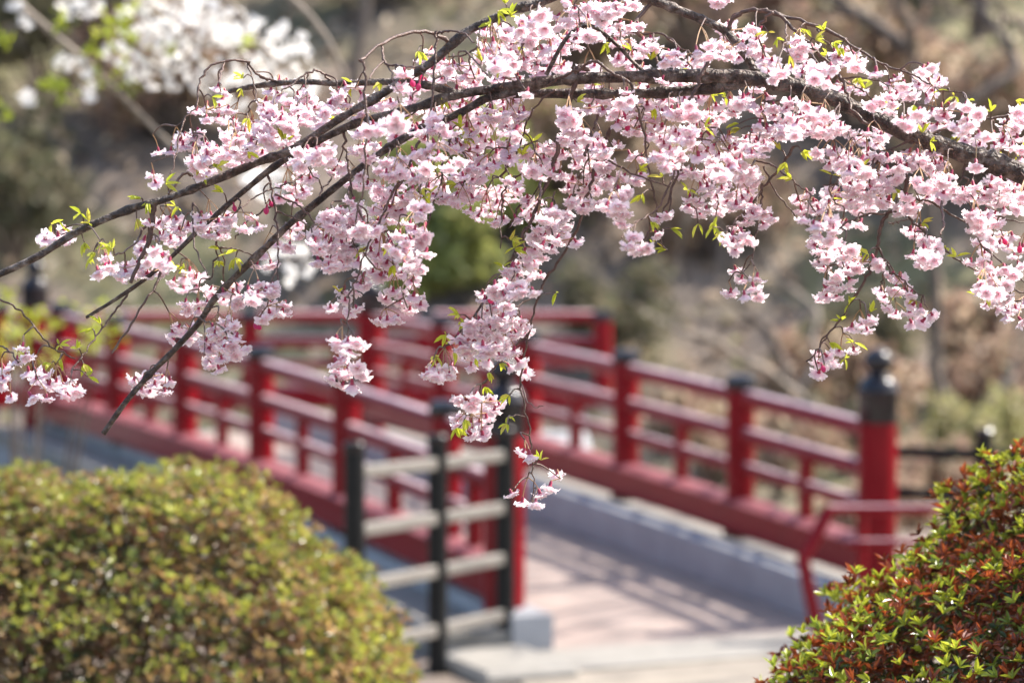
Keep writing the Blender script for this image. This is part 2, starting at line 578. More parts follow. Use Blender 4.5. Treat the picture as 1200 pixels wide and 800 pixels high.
# ------------------------------------------------------------------ red guard rail, black fences
g = empty('guard_rail', (2.0, 14.3, 0))
tag(g, 'low red guard rail with slanting end strut before the right finial post', 'rail')
GY = 14.25
a0, a1 = P(972, 597, GY), P(1140, 597, GY)
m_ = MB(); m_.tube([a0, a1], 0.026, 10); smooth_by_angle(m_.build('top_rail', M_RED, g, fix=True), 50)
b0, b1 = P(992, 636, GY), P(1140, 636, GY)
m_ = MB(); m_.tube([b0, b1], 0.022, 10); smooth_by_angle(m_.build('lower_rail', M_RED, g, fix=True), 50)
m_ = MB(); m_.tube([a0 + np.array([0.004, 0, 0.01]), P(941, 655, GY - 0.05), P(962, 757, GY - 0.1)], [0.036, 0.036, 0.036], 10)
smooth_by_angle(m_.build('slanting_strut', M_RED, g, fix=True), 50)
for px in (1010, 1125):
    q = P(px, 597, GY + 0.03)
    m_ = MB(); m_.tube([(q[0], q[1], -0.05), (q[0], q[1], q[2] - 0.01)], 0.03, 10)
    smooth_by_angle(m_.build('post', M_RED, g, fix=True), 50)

def fence(root, pts, height, rails, railmat, pr=0.047):
    tops = []
    for x, y, zb in pts:
        m_ = MB()
        m_.lathe((x, y, zb), [(pr, -0.1), (pr, height - 0.05), (pr - 0.004, height - 0.046)], 16)
        po = smooth_by_angle(m_.build('post', M_BLACKWOOD, root, fix=True), 40)
        m_ = MB()
        m_.lathe((x, y, zb), [(pr + 0.004, height - 0.048), (pr + 0.004, height - 0.012), (pr - 0.008, height)], 16)
        smooth_by_angle(m_.build('post_cap', M_BLACK, po, fix=True), 40)
    for h in rails:
        m_ = MB()
        for p, q in zip(pts[:-1], pts[1:]):
            p, q = np.array(p), np.array(q)
            d = q - p; L = np.linalg.norm(d); d = d / L
            sd = np.array([-d[1], d[0], 0]); sd /= np.linalg.norm(sd)
            u = np.cross(d, sd)
            if u[2] < 0: u = -u
            m_.box((p + q) / 2 + np.array([0, 0, h]), d * (L / 2 - pr * 0.9), sd * 0.024, u * 0.029, bev=0.007)
        m_.build('rail', railmat, root, fix=True)

fl = empty('post_and_rail_fence', (-0.03, 14.16, 0))
tag(fl, 'black post fence with four weathered grey wooden rails beside the left bush', 'fence')
pts = [(-0.034, 13.98, 0.0), (-0.352, 13.38, 0.02), (-0.70, 12.60, 0.06)]
fence(fl, pts, 1.12, (0.98, 0.72, 0.47, 0.19), M_GREYWOOD)
fr_ = empty('post_and_rail_fence', (2.5, 15.2, 0))
tag(fr_, 'black post fence with two rails coloured black for shade right of the red finial post', 'fence')
fence(fr_, [(1.965, 15.2, 0.0), (2.50, 15.0, 0.0), (3.4, 14.8, 0.0), (4.3, 14.6, 0.0), (5.2, 14.4, 0.0)], 1.02, (0.88, 0.66), M_BLACKWOOD)  # shade on the near side of the rails is put into their black colour

# ------------------------------------------------------------------ leaves in bulk
def frame_from(n):
    n = n / (np.linalg.norm(n, axis=-1, keepdims=True) + 1e-12)
    r = np.where(np.abs(n[:, 2:3]) < 0.9, np.array([[0, 0, 1.0]]), np.array([[1.0, 0, 0]]))
    a = np.cross(n, r); a /= np.linalg.norm(a, axis=1, keepdims=True) + 1e-12
    b = np.cross(n, a)
    return n, a, b

def leaves(mb, base, dirn, nrm, length, width, col, droop=0.15, fold=0.25):
    """many folded lance-shaped leaves: base points, direction, upper side, sizes, colours"""
    N = len(base)
    d = dirn / (np.linalg.norm(dirn, axis=1, keepdims=True) + 1e-12)
    sdv = np.cross(d, nrm); sdv /= np.linalg.norm(sdv, axis=1, keepdims=True) + 1e-12
    up = np.cross(sdv, d)
    L = np.asarray(length)[:, None]; W = np.asarray(width)[:, None]
    def at(u, w, lift):
        return base + d * L * u + sdv * W * w + up * (W * lift - L * droop * u * u)
    v = np.stack([at(0, 0, 0), at(0.35, 0.46, fold), at(0.7, 0.40, fold), at(1.0, 0, 0),
                  at(0.7, -0.40, fold), at(0.35, -0.46, fold)], 1).reshape(-1, 3)
    k = np.arange(N)[:, None] * 6
    f = np.concatenate([k + np.array([[0, 1, 2, 3]]), k + np.array([[0, 3, 4, 5]])], 0)
    mb.add(v, f.tolist(), 0, np.repeat(col, 6, axis=0))

def rand_dirs(n):
    q = rng.normal(size=(n, 3))
    return q / np.linalg.norm(q, axis=1, keepdims=True)

def pick_cols(pal, wts, n, var=0.18):
    pal = np.array(pal, float)
    ix = rng.choice(len(pal), size=n, p=np.array(wts) / sum(wts))
    return np.clip(pal[ix] * (1 + rng.normal(size=(n, 1)) * var), 0.004, 0.95)

# ------------------------------------------------------------------ azalea bushes
def azalea(name, label, c, rx, ry, rz, p, pal, wts, inner, n_ros, leaf, seed, view_dir=-1, lump=0.06, ground=None):
    root = empty(name, (c[0], c[1], ground))
    tag(root, label, 'bush')
    m_ = MB()
    d = rand_dirs(int(n_ros * 2.2))
    d = d[d[:, 2] > -0.45]
    q = np.abs(d) / np.array([rx, ry, rz])
    r = (q ** p).sum(1) ** (-1 / p)
    lum = np.array([mnoise.fractal(Vector(x * 2.6 + seed), 0.9, 2.0, 3) for x in d])
    lum2 = np.array([mnoise.noise(Vector(x * 9 + seed)) for x in d])
    rr = r * np.clip(1 + lump * lum + lump * 0.55 * lum2, 0.86, 1.06)
    nrm = np.sign(d) * (np.abs(d * rr[:, None]) / np.array([rx, ry, rz])) ** (p - 1) / np.array([rx, ry, rz])
    nrm /= np.linalg.norm(nrm, axis=1, keepdims=True) + 1e-9
    def layer(depth0, depth1, pal_, wts_, frac, k, lf, tilt0, tilt1, var=0.2):
        sel = rng.random(len(d)) < frac
        D, R, N = d[sel], rr[sel], nrm[sel]
        pos = np.array(c) + D * (R * (1 - rng.uniform(depth0, depth1, len(D))))[:, None]
        ax = N * 0.6 + np.array([0, 0, 0.55]) + rand_dirs(len(D)) * 0.45
        ax, a, b = frame_from(ax)
        cols = pick_cols(pal_, wts_, len(D), var)
        for i in range(k):
            th = 2 * math.pi * i / k * 1.0 + rng.uniform(0, 6.28, len(D))
            tl = np.radians(rng.uniform(tilt0, tilt1, len(D)))
            rad = np.cos(th)[:, None] * a + np.sin(th)[:, None] * b
            dr = ax * np.cos(tl)[:, None] + rad * np.sin(tl)[:, None]
            up = ax * np.sin(tl)[:, None] - rad * np.cos(tl)[:, None]
            L = lf * rng.uniform(0.6, 1.15, len(D))
            leaves(m_, pos, dr, up, L, L * rng.uniform(0.25, 0.36, len(D)), np.clip(cols * (1 + rng.normal(size=(len(D), 1)) * 0.12), 0.003, 0.9))
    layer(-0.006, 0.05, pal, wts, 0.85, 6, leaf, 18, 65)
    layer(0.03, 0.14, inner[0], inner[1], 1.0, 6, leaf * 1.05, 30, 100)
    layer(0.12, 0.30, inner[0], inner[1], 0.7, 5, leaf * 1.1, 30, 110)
    fo = m_.build('foliage', M_AZ, root)
    m_ = MB()
    rs = random.Random(seed)
    for i in range(150):
        D = Vector(d[rs.randrange(len(d))])
        if D.z < 0.0: continue
        e = np.array(c) + np.array(D) * r.mean() * 0.93
        s0 = np.array([c[0] + rs.uniform(-0.15, 0.15), c[1] + rs.uniform(-0.15, 0.15), ground - 0.05])
        mid = (s0 + e) / 2 + np.array([rs.uniform(-.1, .1), rs.uniform(-.1, .1), rs.uniform(0, .1)])
        m_.tube([s0, mid, e], [0.012, 0.007, 0.002], 5)
    m_.build('stems', M_TWIG, root)
    return root

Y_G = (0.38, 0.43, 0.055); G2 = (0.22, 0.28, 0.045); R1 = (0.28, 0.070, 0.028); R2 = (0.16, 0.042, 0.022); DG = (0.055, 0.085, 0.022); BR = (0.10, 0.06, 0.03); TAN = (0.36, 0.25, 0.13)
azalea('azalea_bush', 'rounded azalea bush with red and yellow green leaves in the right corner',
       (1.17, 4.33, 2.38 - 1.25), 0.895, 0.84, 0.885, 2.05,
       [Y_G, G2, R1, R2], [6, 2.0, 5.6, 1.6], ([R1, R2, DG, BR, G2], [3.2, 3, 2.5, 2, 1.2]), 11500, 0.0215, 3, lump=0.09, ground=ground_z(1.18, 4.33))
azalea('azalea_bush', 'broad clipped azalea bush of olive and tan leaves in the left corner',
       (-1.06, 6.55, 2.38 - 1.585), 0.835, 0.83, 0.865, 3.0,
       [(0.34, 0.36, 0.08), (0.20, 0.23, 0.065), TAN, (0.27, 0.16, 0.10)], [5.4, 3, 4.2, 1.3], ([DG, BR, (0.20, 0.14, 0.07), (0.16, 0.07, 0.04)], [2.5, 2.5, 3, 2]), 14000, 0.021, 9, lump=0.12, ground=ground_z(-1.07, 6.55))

# ------------------------------------------------------------------ background: bare trees, shrubs, litter
def branch_rec(m_, p, d, L, r, depth, rs, spread=0.55, mat=0):
    n = 4
    pts = [p]
    q = np.array(p, float); dd = np.array(d, float)
    for i in range(n):
        dd = dd + np.array([rs.gauss(0, .13), rs.gauss(0, .13), rs.gauss(0.03, .08)])
        dd /= np.linalg.norm(dd)
        q = q + dd * L / n
        pts.append(q.copy())
    m_.tube(pts, np.linspace(r, r * 0.6, n + 1), 7 if depth > 2 else 5, mat, cap=False)
    if depth <= 0: return
    for k in range(rs.choice((2, 3, 3))):
        i = rs.choice((2, 3, 4, 4))
        nd = dd + np.array([rs.gauss(0, spread), rs.gauss(0, spread), rs.gauss(0.12, spread * 0.6)])
        nd /= np.linalg.norm(nd)
        branch_rec(m_, pts[i], nd, L * rs.uniform(0.6, 0.85), r * 0.6, depth - 1, rs, spread, mat)

def bare_tree(x, y, h, r, seed, mat, label, name='bare_tree'):
    rs = random.Random(seed)
    z = ground_z(x, y)
    root = empty(name, (x, y, z))
    tag(root, label, 'tree', 'bare trees on the far bank')
    m_ = MB()
    lean = np.array([rs.gauss(0, .12), rs.gauss(0, .1), 1.0])
    pts = [np.array([x, y, z - 0.2]) + lean * t * h * 0.35 + np.array([rs.gauss(0, .05), 0, 0]) * (t > 0) for t in (0, .35, .7, 1)]
    m_.tube(pts, [r * 1.25, r, r * 0.9, r * 0.8], 9)
    smooth_by_angle(m_.build('trunk', mat, root), 60)
    m_ = MB()
    for k in range(4):
        d = np.array([rs.gauss(0, .6), rs.gauss(0, .6), 0.9]); d /= np.linalg.norm(d)
        branch_rec(m_, pts[-1] if k > 1 else pts[-2], d, h * 0.3, r * 0.6, 4, rs)
    m_.build('branches', mat, root, smooth=True)
    return root

SAME_TREE = 'slender bare brown tree among many on the blurred hillside'
protos = [bare_tree(-7.5, 36, 8.5, 0.10, 1, M_DULLBARK, SAME_TREE), bare_tree(6.3, 40, 8, 0.085, 2, M_DULLBARK, SAME_TREE), bare_tree(0.3, 40, 9, 0.12, 5, M_DULLBARK, SAME_TREE)]
spots = [(-4.6, 41), (-2.1, 37), (2.4, 46), (6.2, 38), (8.6, 44), (-9.5, 47), (5.2, 52), (-6.2, 55), (1.2, 57), (9.8, 58), (-11.5, 60), (-1.5, 64), (7.2, 33.5), (3.4, 37.5), (8.6, 16.9)]
for i, (x, y) in enumerate(spots):
    o = copy_tree(protos[i % 3])
    o.location = (x, y, ground_z(x, y))
    o.rotation_euler.z = i * 1.3
    k = 0.85 + 0.1 * (i % 4)
    o.scale = (k, k, k)

def limb_px(m_, pts, Y, r0, r1, drift=0.0, sides=8, mat=0):
    w = [P(px, py, Y + drift * i) for i, (px, py) in enumerate(pts)]
    w = spline(w, 4)
    m_.tube(w, np.linspace(r0, r1, len(w)), sides, mat, cap=True)
    return w

def spline(p, k):
    p = np.asarray(p, float)
    if len(p) < 3:
        return np.array([p[0] + (p[-1] - p[0]) * t for t in np.linspace(0, 1, k + 1)])
    q = np.vstack([2 * p[0] - p[1], p, 2 * p[-1] - p[-2]])
    out = []
    for i in range(1, len(q) - 2):
        for t in np.linspace(0, 1, k, endpoint=False):
            a, b, c, d = q[i - 1], q[i], q[i + 1], q[i + 2]
            out.append(0.5 * (2 * b + (c - a) * t + (2 * a - 5 * b + 4 * c - d) * t * t + (3 * b - 3 * c + d - a) * t ** 3))
    out.append(p[-1])
    return np.array(out)

# two trees whose crooked limbs can be made out right of the bridge
def picked_tree(label, Y, trunk, limbs, mats, r):
    base = P(trunk[0][0], trunk[0][1], Y)
    base[2] = ground_z(base[0], base[1]) - 0.15
    root = empty('bare_tree', (base[0], base[1], base[2] + 0.15))
    tag(root, label, 'tree', 'bare trees on the far bank')
    m_ = MB()
    w = spline([base] + [P(a, b, Y) for a, b in trunk], 4)
    m_.tube(w, np.linspace(r * 1.2, r * 0.6, len(w)), 9)
    smooth_by_angle(m_.build('trunk', mats[0], root), 60)
    rs = random.Random(len(label))
    for pts, ra, rb, mt, dr in limbs:
        m_ = MB()
        w = limb_px(m_, pts, Y, ra, rb, dr)
        for k in range(4):
            i = rs.randrange(len(w) // 2, len(w))
            d = w[i] - w[i - 1]; d /= np.linalg.norm(d)
            d = d + np.array([rs.gauss(0, .5), rs.gauss(0, .5), rs.gauss(.2, .4)]); d /= np.linalg.norm(d)
            branch_rec(m_, w[i], d, rs.uniform(.4, .8), rb * 0.45, 2, rs)
        m_.build('limb', mats[mt], root, smooth=True)
picked_tree('crooked bare tree with a long pale limb above the right bridge rail', 26,
            [(985, 545), (979, 510), (962, 483), (935, 462), (915, 422), (898, 385), (867, 361)],
            [([(960, 478), (921, 452), (901, 435), (867, 419), (834, 398), (796, 388)], .042, .026, 1, -0.1),
             ([(935, 462), (958, 420), (952, 395), (958, 368), (935, 344), (911, 327), (901, 305)], .034, .024, 1, 0.1),
             ([(867, 361), (840, 330), (846, 280), (820, 230)], .03, .02, 0, 0.1)], (M_DULLBARK, M_PALEBARK), 0.06)
picked_tree('dark forked bare tree rising behind the right finial post', 27,
            [(1118, 560), (1120, 483), (1104, 462), (1094, 429), (1097, 402), (1092, 250), (1080, 130), (1068, 58)],
            [([(1068, 60), (1060, 54), (1032, 34), (1004, 16), (976, 0), (920, -60)], .075, .05, 0, 0.1),
             ([(1068, 60), (1066, 40), (1058, 20), (1050, 0), (1040, -80)], .06, .045, 0, -0.1),
             ([(1085, 160), (1150, 110), (1190, 80), (1170, 40), (1140, 0)], .05, .05, 0, 0.15),
             ([(1112, 535), (1124, 515), (1137, 490), (1158, 474), (1185, 440)], .06, .045, 1, -0.1)], (M_DULLBARK, M_PALEBARK), 0.07)

def shrub(x, y, w, h, pal, wts, n, lf, seed, label, group, name='shrub'):
    rs = random.Random(seed)
    z = ground_z(x, y)
    root = empty(name, (x, y, z))
    tag(root, label, 'shrub', group)
    m_ = MB()
    m2 = MB()
    nb = 11
    for k in range(nb):
        a = rs.uniform(0, 6.28); rad = w * math.sqrt(rs.random()) * 0.8
        cx, cy, cz = x + rad * math.cos(a), y + rad * math.sin(a), z + h * rs.uniform(0.25, 0.95)
        m2.tube([(x, y, z - 0.1), ((x + cx) / 2, (y + cy) / 2, (z + cz) / 2 + 0.1), (cx, cy, cz)], [0.03, 0.02, 0.008], 5)
        nn = n // nb
        dd = rand_dirs(nn)
        pos = np.array([cx, cy, cz]) + dd * (w * 0.36 * rng.random((nn, 1)) ** 0.5)
        L = lf * rng.uniform(0.5, 1.3, nn)
        leaves(m_, pos, rand_dirs(nn), rand_dirs(nn), L, L * 0.6, np.clip(pick_cols(pal, wts, nn, 0.25) * 1.3, 0, 0.7))
    m_.build('foliage', M_FAR, root)
    m2.build('stems', M_DULLBARK, root)
    return root

DRY = ([(0.34, 0.24, 0.17), (0.26, 0.17, 0.13), (0.42, 0.33, 0.24), (0.16, 0.14, 0.08)], [3, 3, 2, 2])
OLV = ([(0.20, 0.20, 0.08), (0.28, 0.26, 0.12), (0.36, 0.31, 0.20)], [3, 3, 1.5])
LIME = ([(0.34, 0.35, 0.11), (0.42, 0.40, 0.17), (0.24, 0.26, 0.09)], [3, 2, 2])
DRK = ([(0.12, 0.12, 0.065), (0.16, 0.14, 0.09), (0.22, 0.18, 0.13)], [3, 2, 1])
pro = {}
for key, (pal, lab, gp) in {'dry': (DRY, 'dry brown shrub with withered leaves on the blurred far hillside', 'dry brown shrubs on the far hillside'),
                            'olive': (OLV, 'olive green shrub on the blurred far hillside', 'olive shrubs on the far hillside'),
                            'lime': (LIME, 'yellow green spring shrub on the blurred far hillside', 'yellow green shrubs on the far hillside'),
                            'dark': (DRK, 'dark evergreen shrub in the shade of the far hillside', 'dark evergreen shrubs on the far hillside')}.items():
    pro[key] = [pal, lab, gp, None]
def px_at(px, Y): return (px - 600) / F * Y
sh = [('dark', px_at(20, 33), 33, 1.3), ('dark', px_at(60, 36), 36, 1.5), ('dark', px_at(380, 33), 33, 0.6), ('dry', px_at(200, 35), 35, 1.2), ('dry', px_at(120, 44), 44, 1.6),
      ('lime', px_at(500, 32.4), 32.4, 0.8), ('lime', px_at(548, 33.4), 33.4, 0.95), ('lime', px_at(600, 34.2), 34.2, 0.8), ('olive', px_at(450, 39), 39, 1.4), ('lime', px_at(470, 52), 52, 1.9), ('lime', px_at(590, 55), 55, 1.8), ('olive', px_at(380, 50), 50, 1.8),
      ('dry', px_at(680, 34), 34, 1.1), ('dry', px_at(760, 37), 37, 1.3), ('dry', px_at(830, 33), 33, 1.0), ('dry', px_at(900, 38), 38, 1.4), ('dry', px_at(1010, 35), 35, 1.2), ('olive', px_at(1090, 40), 40, 1.3),
      ('dry', px_at(1160, 34), 34, 1.2), ('dry', px_at(700, 47), 47, 1.7), ('dry', px_at(860, 50), 50, 1.8), ('olive', px_at(960, 46), 46, 1.5), ('dry', px_at(1120, 50), 50, 1.9), ('dry', px_at(290, 42), 42, 1.5),
      ('dark', px_at(700, 31), 31, 0.8), ('dark', px_at(1000, 30.5), 30.5, 0.7), ('dry', px_at(250, 56), 56, 2.0), ('dark', px_at(30, 48), 48, 2.0), ('dry', px_at(1180, 30), 30, 0.9), ('dry', px_at(640, 60), 60, 2.2), ('dry', px_at(1010, 60), 60, 2.2), ('dry', px_at(790, 62), 62, 2.2), ('olive', px_at(150, 62), 62, 2.2),
      ('dry', 2.3, 24.5, .55), ('dry', 3.2, 22.5, .5), ('olive', 4.2, 25, .6), ('dry', 1.9, 27.5, .7), ('dry', 3.3, 28.5, .8), ('dry', 5.2, 28, .8), ('dark', 4.6, 21.5, .45), ('dry', 2.6, 20.2, .4), ('dry', 3.9, 19.2, .4), ('dry', 4.7, 18.2, .4), ('dark', 3.1, 25.8, .5)]
for i, (key, x, y, w) in enumerate(sh):
    pal, lab, gp, pr = pro[key][:4]
    if pr is None:
        pro[key][3] = shrub(x, y, w, w * 1.25, pal[0], pal[1], 2600, 0.16, i, lab, gp)
        pro[key].append(w)
    else:
        o = copy_tree(pr)
        o.location = (x, y, ground_z(x, y))
        o.rotation_euler.z = i * 0.9
        k = w / pro[key][4]
        o.scale = (k, k, k)

m_ = MB()      # fallen leaves on the far bank, beyond counting
N = 26000
xs = rng.uniform(-14, 14, N); ys = 28 + 42 * rng.random(N) ** 1.3
kp = np.array([ground_z(x, y) for x, y in zip(xs, ys)])
pos = np.stack([xs, ys, kp + 0.05], 1)
dd = rand_dirs(N); dd[:, 2] *= 0.6
L = rng.uniform(0.08, 0.24, N)
leaves(m_, pos, dd, rand_dirs(N) + np.array([0, -0.4, 1.0]), L, L * 0.6, pick_cols([(0.46, 0.36, 0.27), (0.33, 0.24, 0.18), (0.17, 0.13, 0.10), (0.6, 0.52, 0.42), (0.26, 0.26, 0.11)], [3, 3, 3, 1, 1.5], N, .25))
tag(m_.build('fallen_leaves', M_FAR), 'brown fallen leaves strewn over the far hillside', 'leaves', kind='stuff')

# ------------------------------------------------------------------ flowers
def petal_flower(seed, spread):
    rs = np.random.default_rng(seed)
    V, Fc, Mt, Cc = [], [], [], []
    n0 = 0
    # calyx: dark red tube, opening along +Z
    sides = 6
    ang = np.linspace(0, 2 * math.pi, sides, endpoint=False)
    rings = [(0.0010, 0), (0.0022, 0.0022), (0.0021, 0.0060), (0.0030, 0.0076)]
    for r, z in rings:
        V += [(r * math.cos(a), r * math.sin(a), z) for a in ang]
        Cc += [(0.30, 0.02, 0.055)] * sides
    for i in range(len(rings) - 1):
        for j in range(sides):
            k = (j + 1) % sides
            Fc.append((i * sides + j, i * sides + k, (i + 1) * sides + k, (i + 1) * sides + j)); Mt.append(1)
    n0 = len(V)
    nu, nv = 4, 3
    for cnt, th0, th1, L, W, off in ((5, 46, 124, 0.0134, 0.0050, 0.0), (5, 36, 104, 0.0126, 0.0048, 0.5), (5, 20, 78, 0.0112, 0.0042, 0.2), (3, 6, 44, 0.0088, 0.0036, 0.6)):
        for q in range(cnt):
            phi = 2 * math.pi * (q + off + rs.uniform(-.12, .12)) / cnt
            a0 = math.radians(th0 * spread + rs.uniform(-12, 12)); a1 = math.radians(th1 * spread + rs.uniform(-24, 24))
            rad = np.array([math.cos(phi), math.sin(phi), 0]); tg = np.array([-math.sin(phi), math.cos(phi), 0]); zz = np.array([0, 0, 1.0])
            pos = rad * 0.0018 + zz * 0.0072
            tone = rs.uniform(0.0, 1.0)
            Lq, Wq = L * rs.uniform(.88, 1.1), W * rs.uniform(.85, 1.12)
            g = []
            for i in range(nu + 1):
                u = i / nu
                a = a0 + (a1 - a0) * u
                dr = rad * math.sin(a) + zz * math.cos(a)
                nr = rad * math.cos(a) - zz * math.sin(a)
                if i: pos = pos + dr * (Lq / nu)
                w = Wq * (0.28 + 0.72 * math.sin(math.pi * min(1, 0.12 + u * 0.66)) ** 0.8) * (0.82 if i == nu else 1)
                for j in range(nv + 1):
                    v = 2 * j / nv - 1
                    p = pos + tg * v * w - nr * (v * v * 0.0016 * (1 - 0.4 * u))
                    p = p + nr * rs.normal() * 0.0013 * u + dr * rs.normal() * 0.0010 * u
                    if i == nu: p = p - dr * (0.0022 * (abs(v) > 0.9)) - tg * v * 0.0006
                    g.append(p)
                    k = u ** 0.55
                    deep = np.array([0.94, 0.68, 0.76]); pale = np.array([0.975, 0.945, 0.95]); mid = np.array([0.97, 0.88, 0.91])
                    c = deep * (1 - k) + (pale * (0.35 + 0.65 * tone) + mid * (0.65 - 0.65 * tone)) * k
                    Cc.append(tuple(c))
            V += [tuple(p) for p in g]
            for i in range(nu):
                for j in range(nv):
                    b = n0 + i * (nv + 1) + j
                    Fc.append((b, b + 1, b + nv + 2, b + nv + 1)); Mt.append(0)
            n0 = len(V)
    return np.array(V), np.array(Fc), np.array(Mt), np.array(Cc)

def bud(seed):
    V, Fc, Mt, Cc = [], [], [], []
    sides = 7
    ang = np.linspace(0, 2 * math.pi, sides, endpoint=False)
    prof = [(0.0009, 0, 0), (0.0018, .0022, 0), (0.0016, .005, 0), (0.0028, .0066, 1), (0.0040, .0098, 1), (0.0036, .0130, 1), (0.0012, .0158, 1)]
    for r, z, k in prof:
        V += [(r * math.cos(a), r * math.sin(a), z) for a in ang]
        Cc += [(0.26, 0.02, 0.05) if not k else (0.72, 0.10, 0.26)] * sides
    for i in range(len(prof) - 1):
        for j in range(sides):
            k = (j + 1) % sides
            Fc.append((i * sides + j, i * sides + k, (i + 1) * sides + k, (i + 1) * sides + j)); Mt.append(0 if i > 1 else 1)
    return np.array(V), np.array(Fc), np.array(Mt), np.array(Cc)

FLOW = [petal_flower(40 + i, s) for i, s in enumerate((1.0, 1.05, 0.92, 1.0, 0.8, 1.1, 0.95, 0.66, 1.0, 1.08, 0.5, 0.88))]
BUDS = [bud(1)]

def place(mb, tpl, pos, axis_, roll, sc):
    V, Fc, Mt, Cc = tpl
    n = np.asarray(axis_, float); n = n / np.linalg.norm(n)
    r = np.array([0, 0, 1.0]) if abs(n[2]) < .9 else np.array([1.0, 0, 0])
    a = np.cross(n, r); a /= np.linalg.norm(a); b = np.cross(n, a)
    c, s = math.cos(roll), math.sin(roll)
    a, b = a * c + b * s, b * c - a * s
    W = (V * sc) @ np.array([a, b, n]) + pos
    mb.add(W, Fc.tolist(), Mt.tolist(), Cc)

# ------------------------------------------------------------------ the weeping cherry: boughs and twigs
D0 = 3.72
cherry = empty('weeping_cherry_tree', (2.25, 3.3, ground_z(2.25, 3.3)))
tag(cherry, 'weeping cherry tree with pink double blossoms on arching drooping boughs in front', 'tree')
bough_px = []
nodes = []          # (x, y, z, px, py) along all wood
def add_nodes(w, px):
    for a, b in zip(w, px):
        nodes.append((*a, *b))

def nearest_depth(px, py, lim=14):
    if not nodes: return D0
    A = np.array(nodes)
    d = np.hypot(A[:, 3] - px, A[:, 4] - py)
    i = d.argmin()
    return A[i, 1] if d[i] < lim else None

def wood(name, pts, r0, r1, depth=None, drift=0.0, sides=8, mat=None, knobs=True, out=None):
    """one bough or twig from its photo outline; radii in metres"""
    pp = spline([(a, b, 0) for a, b in pts], 5)[:, :2]
    L = np.concatenate([[0], np.cumsum(np.hypot(*np.diff(pp, axis=0).T))]); L /= L[-1]
    if depth is None:
        depth = nearest_depth(*pts[0])
        if depth is None: depth = D0 + random.uniform(-.06, .06)
    dep = depth + drift * L ** 1.3
    rs = random.Random(int(pts[0][0] * 7 + pts[0][1] * 13 + len(pts)))
    if sides == 6:        # twigs kink a little at their nodes
        jit = np.array([(rs.gauss(0, 1.1), rs.gauss(0, .8)) for _ in pp])
        jit[0] = 0
        pp = pp + jit
    w = np.array([P(a, b, y) for (a, b), y in zip(pp, dep)])
    rr = r0 + (r1 - r0) * L ** (0.55 if sides == 14 else 0.9)
    if knobs:
        rr = rr * np.array([1 + rs.uniform(-.07, .12) + (0.28 if rs.random() < .12 else 0) for _ in L])
    pre = [] if out is None else list(out)
    m_ = MB()
    if len(pre):
        w2 = np.vstack([np.array([q[:3] for q in pre]), w]); rr2 = np.concatenate([[q[3] for q in pre], rr])
        w2d = spline(w2[:len(pre) + 1], 6)
        r2d = np.interp(np.linspace(0, len(pre), len(w2d)), range(len(pre) + 1), rr2[:len(pre) + 1])
        m_.tube(np.vstack([w2d, w[1:]]), np.concatenate([r2d, rr[1:]]), sides)
    else:
        m_.tube(w, rr, sides)
    smooth_by_angle(m_.build(name, mat or M_TWIG, cherry), 70)
    add_nodes(w, pp)
    if name == 'bough':
        bough_px.extend([(a, b, r * F / D0) for (a, b), r in zip(pp, rr)])
    return w

gz = ground_z(2.25, 3.3)
m_ = MB()
tr = spline([(2.28, 3.3, gz - 0.2), (2.24, 3.32, gz + 0.5), (2.16, 3.36, gz + 1.1), (2.2, 3.4, gz + 1.7), (2.1, 3.45, gz + 2.3), (2.0, 3.5, gz + 2.8)], 6)
m_.tube(tr, np.linspace(0.13, 0.06, len(tr)), 16)
smooth_by_angle(m_.build('trunk', M_BARK, cherry), 70)

MAIN = [(1235, 224), (1200, 205), (1165, 191), (1137, 182), (1104, 171), (1070, 158), (1036, 144), (1002, 128), (978, 116), (952, 107), (925, 99), (895, 94), (867, 90), (800, 89), (737, 90), (683, 92), (646, 95), (600, 101), (532, 112), (501, 122), (461, 133), (430, 141), (400, 152), (331, 189), (287, 223), (236, 267), (202, 300), (170, 327), (135, 351), (101, 372)]
wood('bough', MAIN, 0.0165, 0.0022, D0, 0.0, 14, M_BARK, out=[(2.16, 3.36, gz + 1.15, 0.055), (1.75, 3.45, 2.62, 0.038), (1.2, 3.6, 2.66, 0.026)])
UP = [(690, -20), (633, 3), (600, 12), (575, 24), (545, 39), (511, 69), (490, 84), (467, 98), (440, 115), (400, 138), (345, 174), (300, 191), (245, 214), (195, 233), (150, 246), (92, 271), (45, 300), (0, 321), (-40, 338)]
wood('bough', UP, 0.0056, 0.0044, D0 - 0.03, 0.0, 12, M_BARK, out=[(2.08, 3.46, gz + 2.4, 0.035), (1.5, 3.55, 3.28, 0.024), (0.7, 3.66, 3.02, 0.011)])
LOW = [(646, 96), (600, 108), (569, 116), (540, 132), (501, 148), (470, 164), (444, 181), (400, 214), (370, 238), (338, 264), (304, 297), (273, 327), (250, 352), (233, 378), (203, 411), (175, 439), (148, 470), (121, 508)]
wood('bough', LOW, 0.0056, 0.0034, None, 0.02, 12, M_BARK)
wood('bough', [(540, 111), (500, 100), (460, 96), (400, 98), (350, 96), (300, 101), (268, 107)], 0.0050, 0.0034, None, 0.05, 10, M_BARK)
wood('bough', [(885, 93), (850, 101), (800, 107), (740, 110), (684, 110), (616, 110), (575, 112)], 0.0072, 0.0055, None, 0.07, 10, M_BARK)
wood('bough', [(735, -25), (750, -5), (772, 3), (800, 14), (827, 25), (850, 37), (870, 60), (885, 84)], 0.0068, 0.005, D0 + .02, 0.0, 10, M_BARK, out=[(2.02, 3.48, gz + 2.7, 0.03), (1.3, 3.6, 3.3, 0.018), (0.5, 3.72, 2.95, 0.009)])
